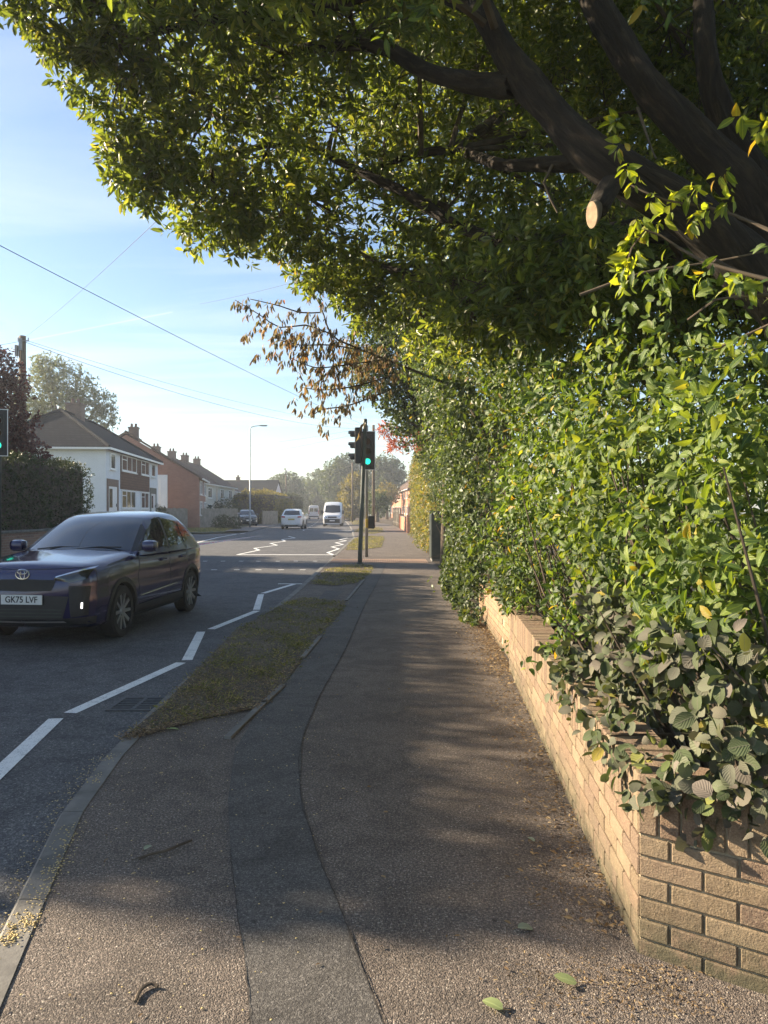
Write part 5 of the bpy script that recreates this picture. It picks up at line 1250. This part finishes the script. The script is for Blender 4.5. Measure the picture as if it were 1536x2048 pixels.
        for pts in ([(-.72,.935),(-.4,.915),(0,.905),(.4,.915),(.72,.935)],): bs = seam(bb, 'f', pts, .005, 40)
        bs.build('bonnet_seam', M['black'], root)
        wp = MB()
        for x0, x1 in ((-.55,.05),(.0,.62)): wp.tube([(x0, .42, 1.085), ((x0+x1)/2, .47, 1.115), (x1, .47 + .05 * abs(x1), 1.11)], .009, 5)
        wp.build('wipers', M['black'], root)
        cw = patch(al, 'f', [(-.72,1.035),(0,1.035),(.72,1.035)], [(-.74,1.075),(0,1.05),(.74,1.075)], 14, 2, .003)
    hp = bb[0].ray_cast(Vector((0, -4, .56)), Vector((0, 1, 0)))[0].y
    mb = MB(); mb.box((-.26, hp - .035, .505), (.26, hp - .022, .616), .003); pl = mb.build('number_plate', M['plate_w'], root)
    if plate: text_mesh('plate_lettering', plate, .103, M['black'], pl, Matrix.Translation((0, hp - .0375, .561)) @ Matrix.Rotation(R(90), 4, 'X') @ Matrix.Scale(.94, 4, (1, 0, 0)))
    hr = bb[0].ray_cast(Vector((0, 12, .78)), Vector((0, -1, 0)))[0].y
    mb = MB(); mb.box((-.26, hr + .006, .72), (.26, hr + .02, .83), .003); mb.build('rear_plate', M['plate_y'], root)
    mb = MB(); mb.box((-.5, 2.95, .24), (.5, 3.27, .40)); mb.box((-.6, -.55, .22), (.6, 3.0, .26)); mb.build('underbody', M['black'], root)
    root.scale = (sz, sz, sz * 1.035)
    return root
cyaw = R(-5.5)
bluecar = car('hatchback_car', 'dark blue crossover car driving towards us in the near lane', M['blue_paint'], (-4.27, 10.13, ROAD), cyaw, 'GK75 LVF')
car('estate_car', 'white car seen from behind, driving away in the far lane', M['white_paint'], (-7.95, 69.5, ROAD), R(180), None, True, None, 1.07)
car('parked_car', 'pale silver car parked behind the grey panel fence', M['silver_paint'], (-15.3, 76, .1), R(15), None, False, None)
car('parked_car', 'dark grey car parked at the end of the grey panel fence', M['grey_paint'], (-13.6, 77, .0), R(15), None, False, None)

def van(name, label, loc, rotz, paint_):
    root = thing(name, label, 'van', loc, rotz, None)
    Kk = [0, .05, .14, .45, .85, 1.15, 1.55, 1.9, 2.3, 3.0, 5.2, 5.45, 5.5]
    Wd = [.80, .88, .93, .965, .985, .985, .985, .985, .985, .985, .985, .97, .93]
    Zt = [.90, 1.05, 1.14, 1.24, 1.36, 1.62, 2.10, 2.36, 2.46, 2.50, 2.50, 2.46, 2.38]
    ys = np.concatenate([np.linspace(0, .3, 10), np.linspace(.36, 2.4, 36), np.linspace(2.5, 5.3, 14), np.linspace(5.35, 5.5, 6)])
    w_, zt = smooth1(Kk, Wd, ys, .02), smooth1(Kk, Zt, ys, .03); sts = []
    for y, w, t_ in zip(ys, w_, zt):
        b = .25; top = max(0.0, t_ - 1.1); tin = 1 - .07 * top
        pr = [(0, b), (.9 * w, b), (.98 * w, b + .06), (w, .6), (w, min(1.0, t_ - .15)), (w * (1 - .03 * top), b + (t_ - b) * .75), (w * tin * .97, t_ - .10), (w * tin * .86, t_ - .015), (.4 * w, t_ + .02), (0, t_ + .025)]
        sts.append((y, [tuple(q) for q in chaikin(pr, 1)]))
    bmb = loft(sts); body = bmb.build('body', paint_, root)
    cut = []
    for wy in (.95, 4.35):
        for sx in (-1, 1):
            c = MB(); c.tube([(sx * .66, wy, .34), (sx * 1.3, wy, .34)], .40, 28); q = c.build('cutter', None); q.parent = root; cut.append(q)
    boolean_cut(body, cut); shade_auto(body, 35); bb = [bvh_of(bmb)]
    patch(bb, 'f', [(-.80,1.42),(0,1.36),(.80,1.42)], [(-.72,2.12),(0,2.16),(.72,2.12)], 14, 10).build('windscreen', M['cglass'], root, smooth=True, fix=False)
    for sx, sd in ((-1, 'l'), (1, 'r')):
        f = lambda pts: [(sx * a, b) for a, b in pts]
        patch(bb, sd, [(1.15,1.22),(2.1,1.22)], [(1.75,2.0),(2.1,2.0)], 8, 6, .008).build('side_window', M['cglass'], root, fix=False)
        patch(bb, 'f', f([(.50,.84),(.84,.90)]), f([(.56,.98),(.86,1.14)]), 6, 4, .010).build('headlight', M['chrome'], root, fix=False)
        patch(bb, 'b', f([(.82,.9),(.93,.9)]), f([(.80,1.6),(.90,1.6)]), 3, 6, .010).build('tail_light', M['lamp_red'], root, fix=False)
        patch(bb, 'b', f([(.06,1.35),(.74,1.35)]), f([(.06,2.0),(.70,2.0)]), 6, 6, .008).build('rear_window', M['cglass'], root, fix=False)
        mb = MB(); mb.box((min(sx*.97, sx*1.18), 1.05, 1.25), (max(sx*.97, sx*1.18), 1.2, 1.62), .03); mb.build('wing_mirror', M['black'], root)
        for wy in (.95, 4.35): wheel(root, sx * .86, wy, .34, sx, .22)
    patch(bb, 'f', [(-.46,.84),(.46,.84)], [(-.44,1.0),(.44,1.0)], 10, 4, .008).build('upper_grille', M['black'], root, fix=False)
    patch(bb, 'f', [(-.86,.34),(.86,.34)], [(-.88,.76),(.88,.76)], 14, 6, .010).build('bumper', M['black'], root, fix=False)
    y0 = bb[0].ray_cast(Vector((0, -4, .6)), Vector((0, 1, 0)))[0].y
    mb = MB(); mb.box((-.26, y0 - .04, .52), (.26, y0 - .022, .63)); mb.build('number_plate', M['plate_w'], root)
    patch(bb, 'b', [(-.9,.34),(.9,.34)], [(-.9,.55),(.9,.55)], 10, 3, .010).build('bumper', M['black'], root, fix=False)
    return root
v1 = van('panel_van', 'white panel van driving towards us beyond the crossing', (-5.25, 78, ROAD), R(1), M['white_paint'])
v2 = dup(v1); v2.location = (-13.4, 148, ROAD); v2.rotation_euler = (0, 0, R(184)); v2['label'] = 'distant white minibus driving away, beyond the white car'
v2.name = 'minibus'

# ------------------------------------------------------------------ litter
def fallen(label, x, y, L, ratio, yaw, m, tilt=.15):
    X, Y, Z = G(x, y, .008); o = thing('fallen_leaf', label, 'leaf', (X, Y, Z))
    dv = np.array([[math.cos(yaw), math.sin(yaw), tilt]]); leaf_mesh('blade', np.array([[X, Y, Z + .004]]) - dv * L / 2 * np.array([1, 1, 0]), dv, np.array([[.05, -.1, 1]]), L, ratio, m, o, 'round', curl=.16)
    mb = MB(); b = Vector((X, Y, Z + .006)) - Vector(dv[0]) * L / 2 * 1; b.z = Z + .005
    mb.tube([b, b - Vector((math.cos(yaw + .3), math.sin(yaw + .3), 0)) * L * .35], .0012, 4); mb.build('stalk', M['lf_dry'], o, world=True)
M['lf_fallen'] = leaf_mat('fallen_green_leaf', [(0, (.34,.42,.18)), (1, (.38,.45,.20))], (1.4, 1.5, .8), .25, .5)
M['lf_fallen2'] = leaf_mat('fallen_pale_leaf', [(0, (.30,.36,.25)), (1, (.33,.38,.27))], (1.2, 1.2, .8), .2, .6)
fallen('pale green oval leaf lying flat in the shade near the wall corner', 1052, 1856, .066, .62, R(10), M['lf_fallen2'], .0)
fallen('curled yellow green leaf in the sunlit strip, nearest the wall corner', 1130, 1966, .078, .62, R(170), M['lf_fallen'], .3)
fallen('torn pale green leaf at the bottom edge of the sunlit pavement', 985, 2014, .070, .66, R(150), M['lf_fallen'], .25)
fallen('yellow leaf lying where the verge meets the pavement', 345, 1458, .09, .35, R(5), M['lf_fallen'], .02)
fallen('small green leaf beside the dead stick on the shaded pavement', 296, 1697, .05, .5, R(60), M['lf_fallen2'], .2)
fallen('pale leaf against the foot of the buff wall', 1062, 1680, .06, .4, R(110), M['lf_fallen2'], .1)
tw = thing('dead_stick', 'dark straight stick lying on the shaded pavement', 'stick', G(330, 1700)); mb = MB()
mb.tube([G(278,1719,.012), G(300,1708,.014), G(330,1702,.014), G(383,1680,.016)], [.004,.006,.007,.006], 7); mb.tube([G(300,1708,.014), G(262,1720,.01)], [.004,.002], 5); mb.build('stem', M['bark2'], tw, world=True)
tw = thing('curved_stick', 'small curved bark strip lying on the sunlit pavement', 'stick', G(293, 1980)); mb = MB()
mb.tube(smooth_line([G(271,2003,.008), G(278,1985,.010), G(290,1972,.012), G(304,1967,.012), G(316,1973,.008)], .01), .006, 6); mb.build('stem', M['bark2'], tw, world=True)
# dry leaves along the wall foot
q = []
for k in range(6500):
    y = random.uniform(2.9, 12) if random.random() < .55 else random.uniform(7.5, 13); x = pave_r(y) - abs(random.gauss(0, .17)) + .03; q.append((x, y, random.uniform(.006, .03)))
q = np.array(q); n = len(q); a = rng.uniform(0, 6.28, n)
stuff(leaf_mesh('leaf_litter', q, np.c_[np.cos(a), np.sin(a), rng.uniform(-.1, .5, n)], np.c_[rng.normal(0, .4, n), rng.normal(0, .4, n), np.ones(n)], rng.uniform(.008, .034, n), .5, M['lf_dry'], None, 'lance'), 'dry brown leaf litter gathered along the foot of the walls', 'leaf litter')
qq = np.r_[np.c_[rng.normal(G(1150,1960)[0], .13, 420), rng.normal(2.56, .12, 420)], np.c_[rng.normal(.72, .10, 260), rng.uniform(3.1, 6.5, 260)], np.c_[rng.normal(.95, .10, 420), rng.uniform(2.42, 2.70, 420)]]
n = len(qq); a = rng.uniform(0, 6.28, n)
stuff(leaf_mesh('leaf_litter', np.c_[qq, np.full(n, .006)], np.c_[np.cos(a), np.sin(a), rng.uniform(-.05, .35, n)], np.c_[rng.normal(0, .4, n), rng.normal(0, .4, n), np.ones(n)], rng.uniform(.005, .020, n), .35, M['lf_dry'], None, 'lance'), 'dry crumbs of leaf and twig around the near wall corner', 'leaf litter')
pl = poly_points([G(*p) for p in [(240,1480),(330,1408),(395,1338),(520,1330),(560,1380),(520,1416),(400,1445),(300,1470)]], 2600)
pl2 = np.c_[rng.uniform(-1.7, 1.0, 420), rng.uniform(2.2, 18, 420)]; pl3 = poly_points([G(*p) for p in VERGES[0]], 1800)
ed_ = np.array([np.array(G(*a)[:2]) + (np.array(G(*b)[:2]) - np.array(G(*a)[:2])) * t_ for a, b in (((245,1478),(300,1468)),((300,1468),(400,1440)),((400,1440),(520,1416)),((520,1416),(605,1316)),((605,1316),(692,1203))) for t_ in np.linspace(0, 1, 260)])
pl = np.concatenate([pl, ed_ + rng.normal(size=ed_.shape) * np.array([.035, .05])])
pq = np.concatenate([pl, pl2, pl3]); n = len(pq); a = rng.uniform(0, 6.28, n)
stuff(leaf_mesh('leaf_litter', np.c_[pq, np.r_[rng.uniform(.012, .04, len(pl)), np.full(len(pl2), .009), rng.uniform(.012, .045, len(pl3))]], np.c_[np.cos(a), np.sin(a), rng.uniform(-.1, .3, n)], np.c_[rng.normal(0, .4, n), rng.normal(0, .4, n), np.ones(n)], rng.uniform(.010, .028, n), .5, M['lf_dry'], None, 'lance'), 'small dead leaves scattered over the verge and the pavement', 'leaf litter')
# pale blossom crumbs in the gutter and along the kerb
def crumbs(label, pts, r0, r1):
    mb = MB()
    for x, y, z in pts:
        r = random.uniform(r0, r1); h = r * random.uniform(.5, .9); a = random.uniform(0, 1.5)
        ring = [(x + r * math.cos(a + k * 1.2566), y + r * math.sin(a + k * 1.2566), z + h * .35) for k in range(5)]
        mb.add([(x, y, z - .001)] + ring + [(x, y, z + h)], [(0, 1 + (k+1) % 5, 1 + k) for k in range(5)] + [(6, 1 + k, 1 + (k+1) % 5) for k in range(5)])
    stuff(mb.build('fallen_blossom', M['blossom'], smooth=True, fix=False), label, 'fallen blossom')
pts = []
for (px, py, sx, sy, n) in ((45,1850,.035,.05,190),(110,1740,.03,.08,110),(128,1690,.025,.07,60),(140,1660,.025,.06,30),(210,1520,.05,.05,40),(190,1560,.03,.05,30),(85,1790,.03,.06,60),(20,1880,.025,.03,90)):
    X, Y, _ = G(px, py)
    for k in range(n): pts.append((random.gauss(X, sx), random.gauss(Y, sy), .006 + random.uniform(0, .008)))
crumbs('pale yellow blossom crumbs heaped on the edge of the kerb', [p for p in pts], .0018, .0062)
pts = []
for k in range(380):
    y = random.uniform(2.4, 5.0) if random.random() < .8 else random.uniform(2.4, 9); pts.append((kerb_x(y) - abs(random.gauss(0, .06)) - .01, y, ROAD + .003))
for k in range(350): pts.append((random.uniform(-1.65, -.3), random.uniform(2.3, 6), .003))
crumbs('pale blossom crumbs strewn in the gutter and over the pavement', pts, .002, .006)

# ------------------------------------------------------------------ the hazy autumn air
mb = MB(); mb.box((-160, -12, -1.2), (160, 340, 15.5))
t = NT('haze'); t.n.remove(t.p)
pv = t.n.new('ShaderNodeVolumePrincipled'); pv.inputs['Color'].default_value = (.86, .92, 1.0, 1); pv.inputs['Density'].default_value = .0010; pv.inputs['Anisotropy'].default_value = .35
t.l.new(pv.outputs[0], t.out.inputs['Volume'])
hz = mb.build('haze', t.m); hz['kind'] = 'stuff'; hz['label'] = 'pale hazy air filling the street'; hz['category'] = 'haze'
